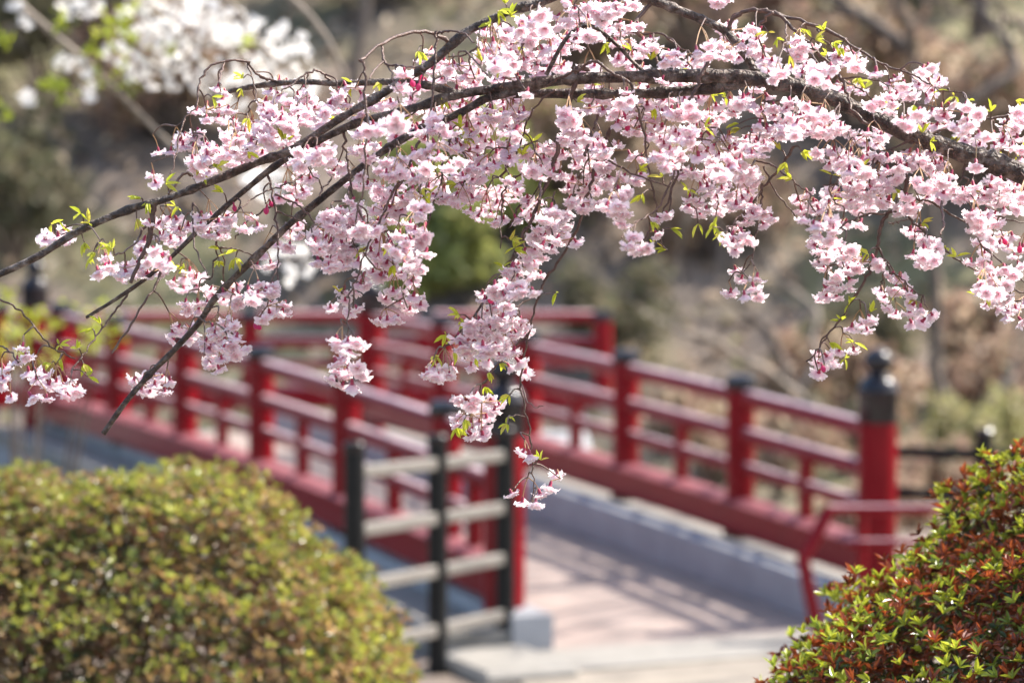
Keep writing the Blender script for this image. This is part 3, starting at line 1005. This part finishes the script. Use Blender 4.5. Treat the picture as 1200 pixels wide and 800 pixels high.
wood('bough', [(640, 88), (664, 45), (690, 30), (720, 50), (745, 76), (760, 88)], 0.003, 0.0025, None, 0.03, 8, M_BARK)
T2, T3, T4 = 0.0030, 0.0021, 0.0016
TW = [  # drooping twigs: outline, start and end radius
 ([(852, 40), (856, 28), (867, 17), (888, 12), (928, 22), (969, 35), (1002, 56), (1033, 74), (1056, 83), (1075, 90), (1090, 100)], .0030, .0012),
 ([(890, 12), (908, 15), (928, 32), (952, 56), (975, 78), (989, 98), (996, 122), (1016, 147)], .0026, .0018),
 ([(890, 30), (905, 15)], .0018, .0016), ([(958, 32), (965, 45), (976, 58)], .0014, .0009), ([(920, 25), (922, 40), (918, 55)], .0014, .0009),
 ([(530, 51), (508, 40), (478, 39), (447, 51), (422, 71)], .0026, .0018), ([(424, 70), (427, 84), (429, 128), (429, 186), (421, 240), (412, 285)], .0018, .0010),
 ([(447, 53), (451, 73), (465, 77), (481, 79), (500, 80)], .0018, .0010), ([(450, 72), (440, 80), (432, 92)], .0014, .001), ([(452, 74), (462, 95), (470, 112)], .0012, .0008),
 ([(511, 37), (511, 68), (506, 111), (501, 169), (498, 196), (478, 267), (470, 290)], .0020, .0010), ([(512, 40), (525, 37), (542, 39), (556, 50)], .0016, .001), ([(560, 55), (548, 63), (525, 67)], .0015, .001),
 ([(326, 96), (304, 89), (290, 74), (270, 71), (250, 76), (236, 91), (230, 125), (216, 142), (203, 196), (200, 205)], .0018, .0008),
 ([(263, 74), (258, 88), (257, 101)], .0013, .0009), ([(290, 74), (298, 100), (300, 118)], .0012, .0008), ([(305, 89), (318, 100)], .0012, .0009), ([(388, 96), (375, 84), (360, 86), (340, 100), (328, 110)], .0018, .0010),
 ([(690, 84), (683, 78), (677, 81), (672, 101), (660, 149), (651, 186), (636, 223), (623, 260), (616, 270), (603, 297), (582, 330), (562, 361), (535, 395), (520, 408)], .0038, .0014),
 ([(700, 72), (690, 74), (677, 82), (655, 92), (640, 100)], .002, .0012), ([(700, 72), (720, 88), (738, 97), (748, 130), (755, 160), (760, 195), (768, 232), (772, 275), (780, 293)], .0022, .0010),
 ([(838, 60), (826, 80), (812, 110), (803, 130), (800, 152), (798, 180), (788, 220), (776, 250), (760, 272), (750, 290)], .0028, .0012),
 ([(795, 182), (785, 215), (770, 245), (745, 262), (728, 278)], .0016, .0008), ([(705, 125), (695, 150), (688, 175), (685, 182)], .0020, .0016), ([(688, 175), (700, 182), (720, 192), (745, 205), (785, 220)], .0016, .001),
 ([(715, 150), (700, 190), (689, 225), (680, 255), (667, 287), (643, 321), (633, 341), (623, 375), (616, 408), (611, 449), (616, 476), (621, 510), (624, 543), (625, 570), (624, 590)], .0024, .0009),
 ([(636, 335), (622, 350), (603, 361), (590, 375), (575, 390)], .0014, .0009), ([(620, 390), (605, 404), (590, 420), (575, 437), (565, 452), (552, 479), (538, 500)], .0014, .0008),
 ([(611, 449), (622, 475), (636, 476)], .0008, .0006), ([(633, 343), (640, 344), (650, 343)], .0009, .0006), ([(615, 488), (606, 487), (598, 487)], .0008, .0005),
 ([(590, 190), (600, 178), (612, 172), (630, 165)], .0014, .0008), ([(630, 196), (605, 208), (592, 222), (588, 240), (588, 290)], .0016, .0008), ([(585, 208), (600, 190), (610, 168), (620, 135), (650, 105)], .0014, .0012),
 ([(633, 205), (632, 235)], .0022, .0019), ([(610, 240), (602, 255), (595, 268)], .0014, .0009), ([(650, 225), (645, 260), (650, 280)], .0012, .0008),
 ([(1060, 175), (1060, 202), (1062, 232), (1058, 244), (1040, 250), (1033, 267), (1030, 285), (1023, 306), (1016, 324), (999, 351), (982, 378), (962, 402), (948, 424)], .0036, .0010),
 ([(1062, 232), (1065, 256), (1080, 268), (1098, 285), (1124, 305), (1150, 318), (1175, 330), (1200, 343), (1220, 350)], .0018, .0010), ([(1063, 233), (1087, 236), (1114, 250), (1141, 268), (1152, 290), (1180, 312), (1200, 330)], .0018, .001),
 ([(1030, 290), (1043, 316), (1055, 325), (1067, 338), (1080, 348), (1087, 362)], .0014, .0007), ([(1035, 318), (1033, 332), (1032, 342)], .0009, .0006), ([(1040, 250), (1015, 252), (990, 262), (968, 285), (958, 305)], .0016, .0009), ([(1065, 256), (1050, 262), (1042, 261)], .0012, .0008),
 ([(930, 172), (915, 195), (898, 215), (880, 240), (866, 258)], .0022, .0012), ([(893, 215), (892, 235), (889, 267), (881, 304), (871, 320)], .0018, .0007), ([(884, 188), (900, 192), (918, 203), (935, 216), (950, 228)], .0015, .0008),
 ([(895, 195), (905, 218), (921, 242), (940, 260), (952, 272)], .0013, .0008), ([(840, 208), (828, 218), (818, 224)], .0014, .0009), ([(800, 158), (820, 162), (840, 168)], .0014, .0009), ([(806, 128), (825, 145), (838, 160)], .0014, .0009),
 ([(1200, 133), (1161, 139), (1120, 149), (1083, 160), (1043, 175), (1020, 190), (1000, 203), (985, 213), (965, 218)], .0022, .0010), ([(995, 198), (985, 218), (975, 232)], .0010, .0007), ([(1035, 188), (1025, 191)], .002, .0018),
 ([(985, 92), (1000, 100), (1018, 112), (1035, 130)], .0015, .0009), ([(985, 92), (1020, 92), (1045, 102)], .0013, .0008), ([(1100, 107), (1128, 110), (1136, 128)], .0012, .0007), ([(1030, 115), (1075, 122), (1102, 126)], .0013, .0008),
 ([(960, 83), (950, 82), (941, 92), (945, 100)], .0032, .0024), ([(968, 135), (960, 148)], .0018, .0014), ([(895, 118), (905, 120), (928, 116)], .002, .0014),
 ([(181, 234), (180, 250), (172, 284), (152, 332)], .0042, .0026), ([(172, 262), (160, 283), (145, 295), (132, 300)], .0018, .001), ([(233, 218), (225, 205), (212, 206), (196, 230)], .0020, .0014),
 ([(196, 304), (182, 334), (159, 371), (132, 414)], .0018, .0011), ([(226, 238), (226, 262), (230, 295), (243, 322)], .0016, .0008), ([(253, 258), (254, 290), (250, 315), (247, 330)], .0018, .0009),
 ([(313, 204), (320, 230), (324, 262), (326, 300), (324, 335), (318, 355)], .0018, .0008), ([(322, 228), (345, 238), (362, 252), (380, 275), (392, 290)], .0014, .0008), ([(325, 248), (345, 255), (362, 266)], .0012, .0007),
 ([(346, 178), (360, 195), (374, 212), (377, 222), (373, 232)], .0014, .0009), ([(360, 200), (340, 215), (318, 222), (292, 236), (270, 255)], .0013, .0008), ([(392, 204), (380, 218), (372, 230)], .0013, .0010),
 ([(402, 152), (407, 185), (411, 215), (416, 245), (415, 285)], .0022, .0009), ([(318, 242), (300, 252), (285, 265), (275, 280)], .0014, .0008), ([(412, 215), (405, 235), (398, 255)], .001, .0007),
 ([(-20, 338), (0, 351), (24, 365), (44, 388), (64, 408), (88, 420)], .0016, .0010), ([(150, 342), (135, 365), (120, 385), (108, 400), (95, 419), (84, 434)], .0016, .0009), ([(-20, 398), (0, 405), (12, 412), (22, 425)], .0014, .0009),
 ([(258, 290), (275, 292), (300, 302)], .0013, .0008), ([(253, 286), (262, 300), (262, 320)], .0012, .0007), ([(232, 372), (245, 378), (258, 382)], .0014, .0008), ([(238, 370), (240, 395), (239, 417)], .001, .0006),
 ([(492, 165), (480, 195), (462, 225), (445, 260), (430, 290), (418, 325), (410, 345), (408, 375), (407, 395), (406, 425)], .0020, .0007), ([(505, 180), (500, 215), (493, 250), (487, 285), (478, 320), (470, 345)], .0018, .0007), ([(528, 150), (522, 185), (510, 235), (497, 275)], .0018, .0010),
 ([(500, 120), (480, 135), (455, 150), (430, 160)], .0014, .0008), ([(545, 60), (560, 75), (575, 92)], .0014, .0009), ([(633, 5), (622, 30), (612, 55), (600, 80)], .0018, .0009), ([(735, -10), (722, 10), (705, 25)], .0018, .0012), ([(765, 3), (740, 30), (752, 45), (765, 65), (775, 78)], .0028, .0015), ([(752, 40), (775, 40), (792, 52), (808, 62), (818, 65)], .0018, .0009), ([(845, -12), (846, -4)], .0014, .001),
 ([(1200, 178), (1180, 200), (1172, 220), (1168, 240)], .0014, .0008), ([(1130, 190), (1128, 205), (1120, 222)], .0012, .0008), ([(1104, 236), (1105, 262), (1103, 275)], .002, .0012), ([(1145, 258), (1170, 255), (1200, 262)], .0014, .0009),
]
for pts, r0, r1 in TW:
    wood('twig', pts, r0, r1, None, random.uniform(-.14, .03), 6, M_TWIG)

# ------------------------------------------------------------------ blossoms: masses read from the photograph (x, y, half width, half height)
BL = """230,131,3,3 258,112,9,9 255,133,16,13 272,142,8,8 193,176,8,8 224,168,18,13 238,182,18,9 180,213,8,6 334,97,9,9 345,112,18,12 318,116,10,8 322,133,16,14 350,134,22,16 378,136,16,14 392,118,6,10
300,150,16,14 325,157,22,14 280,165,20,14 262,182,20,14 236,196,18,10 290,182,18,12 352,188,20,12 378,180,16,14 392,198,14,8 362,207,14,8 340,228,18,12 292,264,15,8 257,264,14,14 344,272,12,10 432,155,16,8 466,155,14,16 430,180,16,10 415,217,9,5 423,210,8,5
460,200,18,14 445,225,16,10 465,235,16,16 450,255,14,12 430,265,20,12 412,250,14,14 395,262,20,14 405,275,24,8 380,282,14,8 392,292,20,8 465,285,12,14 69,281,17,10 168,263,5,6 202,270,22,14 250,265,20,15 167,292,6,8 121,313,11,10 148,318,16,12 182,310,18,16
220,330,22,12 248,348,18,10 285,345,26,14 312,340,10,8 230,362,20,7 215,392,22,11 265,390,22,12 255,405,18,10 257,425,16,10 280,412,10,8 325,362,12,9 315,374,8,5 178,453,27,12 310,308,14,8 335,285,10,10 200,281,16,6
27,417,10,10 42,440,14,8 68,450,14,8 20,466,9,4 48,466,10,6 82,463,11,6 4,443,6,12 396,301,27,16 375,285,10,10 425,270,20,10 432,330,16,10 407,348,10,10 389,360,6,4 412,365,12,6 406,407,23,8 395,425,10,6 407,435,22,9 405,448,16,7
460,285,18,14 485,275,14,14 450,300,16,14 490,292,14,10 485,310,14,12 460,315,20,10 485,325,10,8 462,352,12,10 480,355,16,12 455,375,16,6 503,431,7,4 513,440,14,6 523,435,9,5
638,285,16,10 670,286,9,6 625,298,14,8 618,318,18,12 600,322,14,8 595,340,22,10 612,345,14,9 572,345,7,5 580,362,18,12 565,385,20,14 590,385,24,14 606,388,15,9 555,405,20,14 585,410,20,11 560,424,18,7 610,433,13,8 545,470,12,8 568,478,20,12 555,495,22,11 560,508,14,5
604,531,8,4 617,536,5,3 601,575,4,5 610,587,7,5 620,593,9,4 638,574,6,4 641,582,8,3 652,562,3,5
405,115,8,12 420,108,8,10 402,128,12,6 445,125,14,10 425,133,12,6 485,97,20,13 500,68,9,8 520,85,14,12 535,80,10,7 545,90,16,14 545,112,16,14 480,126,10,8 425,150,12,8 570,45,10,12 585,40,10,10 600,55,16,12 615,40,14,14 630,30,12,12 570,65,16,10 590,75,18,12 615,70,22,14 630,85,12,10 595,95,16,8 590,115,20,10 610,110,10,8 580,130,26,12 600,142,20,14 560,145,20,12 535,135,20,10 515,140,18,14 495,150,18,10 470,148,18,12
675,10,14,8 700,15,18,10 730,8,14,12 757,0,10,5 655,25,10,8 645,35,10,12 690,30,20,14 715,25,12,14 665,50,14,12 650,60,14,14 700,40,14,8 738,35,14,10 650,78,16,8 690,78,10,6 730,55,10,8 757,55,12,14 740,75,18,9 845,1,14,6 790,70,12,10 810,75,14,9 825,62,12,8 850,35,10,8 860,50,12,14 880,45,12,12 845,62,12,10 870,65,14,8
695,112,10,9 710,125,22,12 725,118,16,10 745,112,16,12 775,103,10,8 790,112,18,13 815,110,16,10 830,108,8,8 668,140,14,8 672,158,6,5 735,140,20,10 765,135,24,12 800,130,20,12 850,132,14,12 870,125,10,10 825,145,20,10 760,155,20,8
887,55,12,12 895,70,10,10 908,85,14,10 940,58,14,12 938,82,14,7 965,88,14,12 990,70,14,12 1000,72,8,10 1000,106,14,7 975,103,12,7 1022,87,6,4 1047,105,12,13 1060,112,8,8 1072,98,10,8 1085,82,6,6 1092,95,8,8 1085,112,10,5 1035,127,16,8 1070,140,16,11 1095,142,20,12 1112,129,10,5
885,115,18,8 900,130,14,10 930,130,18,12 950,138,18,14 905,150,18,10 935,152,20,8 985,158,20,6 1030,154,14,9 970,142,6,6 1137,135,10,8 1130,148,12,8 1140,163,16,9 1165,166,20,9 1185,155,12,14 1195,140,6,12 1195,175,8,10 975,155,22,9 1018,165,16,8
980,190,22,14 1000,200,18,12 1020,182,12,9 1060,188,20,9 1085,182,16,7 1075,195,20,8 1095,197,14,8 1035,215,18,14 1010,220,20,14 1000,235,26,10 1025,235,18,10 980,232,14,12 1062,240,14,9 1090,215,14,10 1105,210,12,8 1105,228,24,10 1120,228,16,8 1145,226,10,6 1155,196,12,6 1175,199,16,7 1195,195,8,8 1175,215,20,12 1165,230,24,12 1190,235,14,12 1165,248,16,6 1150,255,14,6
970,248,20,8 1000,245,24,6 1065,245,14,7 970,275,14,14 985,268,10,8 1002,264,6,4 980,295,20,12 965,310,10,8 995,305,16,6 1015,310,18,8 987,332,14,14 970,345,14,9 1032,347,9,6 1050,327,10,7 1060,345,12,6 1047,366,13,6 1072,365,12,7 1090,367,8,5 1074,377,9,4 1075,275,10,8 1085,290,14,8 1085,305,15,9 1075,298,8,6
1152,262,18,12 1150,280,14,8 1175,282,14,12 1155,293,12,6 1195,293,6,5 1192,307,8,8 1150,312,14,8 1162,320,10,8 1180,325,10,10 1155,337,12,8 1172,345,14,10 1165,358,16,6 1195,358,8,8 1180,368,12,6 1195,376,8,4 1010,387,14,7 1020,382,8,6 970,412,14,8 995,414,7,5 967,425,12,6 975,428,8,6 963,436,7,5
740,150,14,10 775,160,18,12 780,185,20,14 745,185,10,8 723,165,6,8 800,160,14,10 825,165,14,12 860,170,14,12 880,175,20,10 895,165,18,10 915,155,20,10 940,150,16,10 830,185,14,10 855,200,24,14 875,210,14,10 845,208,22,10 810,205,18,8 825,217,10,6 835,225,14,8 860,235,22,10 875,230,8,8 810,240,12,6 820,248,14,6 845,245,14,6 720,215,10,14 727,230,14,6 725,258,14,8 745,210,10,5
880,250,8,8 893,258,12,7 868,265,10,8 865,280,18,9 862,290,12,5 770,256,12,5 740,285,8,7 750,293,9,5 768,278,6,5 940,232,10,6 950,245,14,7 945,264,10,8 955,285,10,6 960,183,5,4 866,323,7,7 881,328,8,4 858,343,6,4 880,346,13,8
490,155,14,12 500,180,16,14 490,205,16,10 495,230,14,10 490,245,10,8 510,215,14,10 520,150,20,10 545,170,22,14 570,175,18,14 590,180,12,10 565,195,20,12 600,160,12,8 540,200,14,10 555,208,10,5 550,225,16,12 575,230,18,14 530,235,14,8 595,230,14,10 560,250,20,7 600,220,8,8 610,235,10,8 590,260,18,6 635,185,22,14 660,175,14,10 675,160,14,10 630,200,18,10 620,245,14,12 680,185,20,14 700,175,12,10 665,210,10,8 705,190,12,14 675,225,16,12 680,240,12,8 700,215,14,12 710,240,16,9 640,255,14,10 655,258,12,8 650,270,16,8 640,275,14,8"""
BUDP = [(490, 103), (484, 99), (494, 92), (318, 240), (275, 245), (312, 248), (304, 384), (300, 382), (728, 143), (735, 150), (722, 148), (733, 133), (124, 312), (185, 304), (190, 300), (1178, 284), (1195, 293), (965, 433), (1174, 165), (1085, 292), (600, 315), (575, 352), (955, 268), (820, 182)]
flw = []
AREA = 112.0
for tok in BL.split():
    cx, cy, rx, ry = map(float, tok.split(','))
    n = max(1, int(round(math.pi * rx * ry / AREA + random.random() * 0.6)))
    doff = random.gauss(0, 0.085)
    for i in range(n):
        best = None
        for t in range(8):
            a = random.uniform(0, 6.283); q = math.sqrt(random.random())
            x, y = cx + rx * q * math.cos(a), cy + ry * q * math.sin(a)
            d = min([math.hypot(x - f[0], (y - f[1]) * 1.35) for f in flw[-60:]] or [99])
            if best is None or d > best[0]: best = (d, x, y)
        flw.append((best[1], best[2], doff + random.gauss(0, 0.025), 0))
# most flowers that would hide the boughs hang behind them
BG = np.array(bough_px)
for q, f in enumerate(flw):
    d = np.hypot(BG[:, 0] - f[0], BG[:, 1] - f[1]) - BG[:, 2]
    if d.min() < 9 and random.random() < 0.74:
        flw[q] = (f[0], f[1], random.uniform(0.09, 0.15), 0)
flw += [(x, y, random.gauss(-0.02, .03), 1) for x, y in BUDP]
# gather flowers into umbels that share one base, and hang each umbel on the nearest wood
left = list(range(len(flw)))
random.shuffle(left)
left.sort(key=lambda i: flw[i][1])
umb = []
used = set()
FX = np.array([(f[0], f[1], f[2] * 300) for f in flw])
for i in left:
    if i in used: continue
    d = np.hypot(np.hypot(FX[:, 0] - FX[i, 0], (FX[:, 1] - FX[i, 1]) * 1.3), (FX[:, 2] - FX[i, 2]) * 0.8)
    pick = [j for j in np.argsort(d) if j not in used and d[j] < 30][:random.choice((3, 4, 4, 5, 6))]
    used.update(pick)
    umb.append(pick)
wood_n = np.array(nodes)
order = []
for pick in umb:
    c = FX[pick].mean(0); top = FX[pick, 1].min()
    bx, by = c[0] * 0.9 + 0.1 * FX[pick, 0].min() + random.gauss(0, 4), top - random.uniform(15, 25)
    dd = np.hypot(wood_n[:, 3] - bx, (wood_n[:, 4] - by) * np.where(wood_n[:, 4] > by, 1.6, 1.0))
    order.append((dd.min(), bx, by, pick))
order.sort(key=lambda q: q[0])
clusters = []
grow = [tuple(q) for q in nodes]
G = np.array(grow)
for _, bx, by, pick in order:
    dd = np.hypot(G[:, 3] - bx, (G[:, 4] - by) * np.where(G[:, 4] > by, 2.6, 1.0))
    k = int(dd.argmin())
    near = G[k]
    cy = FX[pick, 1].mean()
    if near[4] > by - 3:      # the wood lies below: a short spur, stalks rising from it
        by = cy - 5
    gap = math.hypot(near[3] - bx, near[4] - by)
    dep = near[1] + float(np.clip(np.mean([flw[j][2] for j in pick]), -0.12, 0.15)) * min(1, 0.5 + gap / 40)
    if gap < 9 and abs(dep - near[1]) < 0.03:            # sits right on the wood
        base = near[:3]; bx, by = near[3], near[4]; dep = near[1]
        stem = None
    else:
        base = P(bx, by, dep)
        mid = (near[:3] + base) / 2 + np.array([random.gauss(0, .004), random.gauss(0, .004), min(0.007, 0.13 * np.linalg.norm(base - near[:3]))])
        stem = spline([near[:3], mid, base], 4)
        new = []
        for q in range(1, len(stem)):
            t = q / (len(stem) - 1)
            new.append((*stem[q], near[3] + (bx - near[3]) * t, near[4] + (by - near[4]) * t))
        G = np.vstack([G, np.array(new)])
    m = MB()
    if stem is not None:
        m.tube(stem, np.linspace(0.0013, 0.0009, len(stem)), 5, 2)
    for j in pick:
        x, y, dz, isbud = flw[j]
        fpos = P(x, y, dep + dz * 0.6 + random.gauss(0, 0.008))
        out = fpos - base
        out2 = np.array([out[0], out[1], 0])
        ax = np.array([0, 0, -1.0]) + out2 / (np.linalg.norm(out2) + 1e-6) * random.uniform(0.1, 0.7) + np.array([random.gauss(0, .26), random.gauss(-0.05, .26), random.gauss(0.0, .2)])
        ax /= np.linalg.norm(ax)
        sc = random.uniform(0.76, 1.02)
        end = fpos - ax * 0.0115 * sc
        c1 = base + (end - base) * 0.45
        c1[:2] += out2[:2] * 0.12
        ped = spline([base, c1, end], 3)
        m.tube(ped, np.linspace(0.00075, 0.0007, len(ped)), 4, 3, cap=False)
        place(m, BUDS[0] if isbud else random.choice(FLOW), end, ax, random.uniform(0, 6.28), sc)
    clusters.append((len(pick), m))
M_CALYX = noisy('calyx', [(0.3, (0.24, 0.014, 0.045)), (0.7, (0.36, 0.03, 0.08))], 200, 0.5)
M_PEDICEL = noisy('flower_stalk', [(0.3, (0.30, 0.14, 0.08)), (0.7, (0.36, 0.24, 0.09))], 80, 0.5)
FM = [M_PETAL, M_CALYX, M_TWIG, M_PEDICEL]
clusters.sort(key=lambda q: -q[0])
for n, m in clusters[:100]:
    m.build('blossom_cluster', FM, cherry, smooth=True)
rest = MB()
for n, m in clusters[100:]:
    off = rest.n
    rest.v += m.v; rest.c += m.c; rest.m += m.m
    rest.f += [tuple(i + off for i in f) for f in m.f]
    rest.n += m.n
tag(rest.build('blossoms', FM, cherry, smooth=True), kind='stuff')
print('flowers', len(flw), 'umbels', len(umb))

# young leaves
LF = """95,250 104,262 60,263 74,268 99,284 108,300 124,286 131,292 112,296 165,233 174,238 194,216 206,242 160,256 262,226 205,312 216,316 257,292 264,298 276,302 257,306 285,92 283,104 248,114 290,139 283,168 290,178 232,190 235,206 254,197 335,166 382,137 325,150 410,97 446,98 490,60 592,5 583,14 598,20 575,28 521,116 468,146 605,53 565,73 581,75 540,150 710,50 745,87 797,87 697,101 740,60 763,71 676,120 850,115 832,110 826,150 866,145 766,125 900,38 911,46 933,44 945,35 955,47 965,36 977,50 985,56 970,66 925,65 1005,92 1022,96 1052,128 1071,123 1110,106 1119,113 1135,118 905,122 1161,131 1190,118 1081,156 1125,158 1090,166 1010,196 975,205 998,216 1146,215 1050,221 990,235 1170,181 1196,181 1002,290 1018,296 1080,262 1108,290 1120,301 1005,321 995,356 1020,366 985,376 1001,401 972,401 990,420 1045,338 1072,350 1145,346 1151,352 1148,321 1160,342 868,151 915,176 920,190 940,178 750,200 752,228 776,208 838,259 818,262 836,266 806,223 762,260 786,268 765,288 780,293 850,272 928,210 545,160 531,188 510,206 505,226 498,231 625,166 612,182 595,280 602,291 535,216 690,160 453,286 460,311 420,296 397,342 538,369 541,379 522,392 528,401 533,411 510,417 557,420 573,436 585,425 598,282 603,293 652,343 590,313 596,487 594,496 634,539 568,453 597,463 545,491 535,501 70,404 90,409 98,426 103,441 108,386 118,380 70,421 60,426"""
m = MB()
for tok in LF.split():
    x, y = map(float, tok.split(','))
    dd = np.hypot(G[:, 3] - x, G[:, 4] - y)
    k = int(dd.argmin()); nb = G[k, :3]
    base = P(x, y, G[k, 1] + random.gauss(-.01, .012))
    if dd[k] > 3:
        m.tube(spline([nb, (nb + base) / 2 + np.array([0, 0, .004]), base], 3), np.linspace(.0011, .0007, 7), 4, 1)
    n = random.choice((3, 4, 4, 5, 6))
    main = base - nb
    main = main / (np.linalg.norm(main) + 1e-6) * 0.7 + np.array([random.gauss(0, .4), random.gauss(0, .3), random.gauss(-.1, .5)])
    d = np.array([main + rand_dirs(1)[0] * 0.75 for _ in range(n)])
    up = np.tile(np.array([0, -0.5, 0.8]), (n, 1)) + rand_dirs(n) * 0.6
    L = np.array([random.uniform(.010, .021) for _ in range(n)])
    cols = pick_cols([(0.54, 0.56, 0.08), (0.62, 0.62, 0.13), (0.46, 0.49, 0.07), (0.58, 0.50, 0.13)], [4, 3, 2, 1], n, 0.12)
    leaves(m, np.tile(base, (n, 1)), d, up, L, L * 0.30, cols, droop=0.22, fold=0.3)
m.build('young_leaves', [M_LEAF, M_TWIG], cherry)

# ------------------------------------------------------------------ white cherry further back on the left
YW = 9.6
wc = empty('white_cherry_tree', (-4.3, 10.2, ground_z(-4.3, 10.2)))
tag(wc, 'white flowering cherry tree reaching in blurred from the upper left', 'tree')
z0 = ground_z(-4.3, 10.2)
m_ = MB()
m_.tube(spline([(-4.3, 10.2, z0 - .2), (-4.2, 10.2, z0 + 1), (-4.0, 10.1, z0 + 2), (-3.7, 10.0, z0 + 2.9)], 6), np.linspace(.15, .09, 19), 14)
smooth_by_angle(m_.build('trunk', M_DULLBARK, wc), 70)
wn = []
for pre, pts, r0, r1 in (([(-3.7, 10.0, z0 + 2.9), (-2.9, 9.8, 3.6)], [(-20, -40), (22, 4), (60, 38), (100, 72), (140, 110), (175, 145), (215, 185), (245, 225)], .015, .009),
                         ([(-3.8, 10.05, z0 + 2.6), (-2.6, 9.7, 3.75)], [(40, -70), (130, -20), (180, 20), (215, 45), (260, 55), (310, 62), (345, 90)], .02, .008),
                         ([(-2.6, 9.7, 3.75)], [(60, -60), (110, 10), (150, 40), (175, 75), (210, 88)], .012, .006),
                         ([(-3.7, 10.0, z0 + 2.9), (-2.4, 9.9, 3.85)], [(150, -60), (240, -20), (290, 30), (330, 120), (345, 200), (342, 300)], .016, .005),
                         ([(-2.4, 9.9, 3.85)], [(200, -60), (300, -30), (380, 40), (420, 150), (438, 280)], .014, .005)):
    m_ = MB()
    w = spline(pre + [P(a, b, YW) for a, b in pts], 5)
    m_.tube(w, np.linspace(r0 * 1.1, r1 * 0.7, len(w)), 9)
    m_.build('limb', M_PALEBARK, wc, smooth=True)
    wn += [tuple(q) for q in w]
WN = np.array(wn)
WB = [(205, 26, 58, 28), (188, 42, 14, 12), (190, 80, 45, 20), (310, 65, 45, 36), (245, 96, 20, 12), (80, 73, 14, 10), (105, 107, 13, 10), (28, 115, 10, 8), (138, 62, 14, 12), (100, 84, 7, 6), (95, 8, 27, 10), (15, 5, 8, 7), (340, 308, 24, 20), (440, 300, 16, 26), (310, 215, 26, 16), (250, 30, 40, 26), (350, 95, 20, 14), (30, 25, 6, 5), (275, 120, 14, 8), (420, 262, 14, 16)]
for cx, cy, rx, ry in WB:
    rx *= 1.2; ry *= 1.2
    n = int(rx * ry * 0.055) + 4
    m_ = MB()
    for i in range(n):
        a = random.uniform(0, 6.283); q = math.sqrt(random.random())
        pos = P(cx + rx * q * math.cos(a), cy + ry * q * math.sin(a), YW + random.gauss(0, .12))
        k = 5
        d = np.array([[math.cos(2 * math.pi * t / k), math.sin(2 * math.pi * t / k), 0.35] for t in range(k)])
        ax = rand_dirs(1)[0] + np.array([0, -.5, -.2]); ax /= np.linalg.norm(ax)
        r = np.array([0, 0, 1.0]) if abs(ax[2]) < .9 else np.array([1.0, 0, 0])
        A = np.cross(ax, r); A /= np.linalg.norm(A); Bv = np.cross(ax, A)
        dw = d[:, :1] * A + d[:, 1:2] * Bv + d[:, 2:] * ax
        leaves(m_, np.tile(pos, (k, 1)), dw, np.tile(ax, (k, 1)), np.full(k, .017), np.full(k, .016), np.tile(np.array([[0.92, 0.90, 0.87]]), (k, 1)) * random.uniform(.93, 1.04), droop=0.0, fold=0.1)
        if i % 4 == 0:
            j = int(np.linalg.norm(WN - pos, axis=1).argmin())
            if np.linalg.norm(WN[j] - pos) < 0.5:
                m_.tube([WN[j], (WN[j] + pos) / 2 + np.array([0, 0, .02]), pos], [.003, .002, .0012], 4, 1)
    m_.build('blossoms', [M_WHITEPETAL, M_DULLBARK], wc)
m_ = MB()
for x, y in [(72, 25), (140, 24), (125, 42), (110, 55), (156, 50), (155, 12), (50, 95), (74, 104), (116, 92), (2, 42), (2, 126), (150, 100), (200, 60), (290, 45), (60, 100), (135, 35)]:
    n = 10
    pos = np.array([P(x + random.gauss(0, 6), y + random.gauss(0, 6), YW - .1 + random.gauss(0, .05)) for _ in range(n)])
    leaves(m_, pos, rand_dirs(n), rand_dirs(n), rng.uniform(.03, .05, n), rng.uniform(.014, .022, n), pick_cols([(0.42, 0.46, 0.05), (0.34, 0.4, 0.05)], [1, 1], n))
m_.build('young_leaves', M_LEAF, wc)

# young sapling with spring leaves left of the bridge
sp = empty('sapling', (-1.95, 11.2, ground_z(-1.95, 11.2)))
tag(sp, 'yellow green leafing sapling behind the left bush by the bridge rail', 'sapling')
YS = 11.2
m_ = MB(); m2 = MB()
zs = ground_z(-1.95, YS)
for k, (x, y) in enumerate([(10, 395), (30, 385), (115, 372), (50, 408), (122, 392), (8, 350), (100, 388), (55, 375), (20, 412)]):
    e = P(x, y, YS + random.gauss(0, .15))
    m2.tube(spline([(-1.95, YS, zs - .05), (-1.95 + .3 * (e[0] + 1.95), YS, zs + .55), e], 4), np.linspace(.014, .003, 9), 6)
    n = 16
    pos = e + rng.normal(size=(n, 3)) * 0.035
    leaves(m_, pos, rand_dirs(n), rand_dirs(n), rng.uniform(.03, .05, n), rng.uniform(.015, .025, n), pick_cols([(0.42, 0.44, 0.07), (0.36, 0.40, 0.06)], [1, 1], n))
m_.build('foliage', M_LEAF, sp)
m2.build('stems', M_DULLBARK, sp)
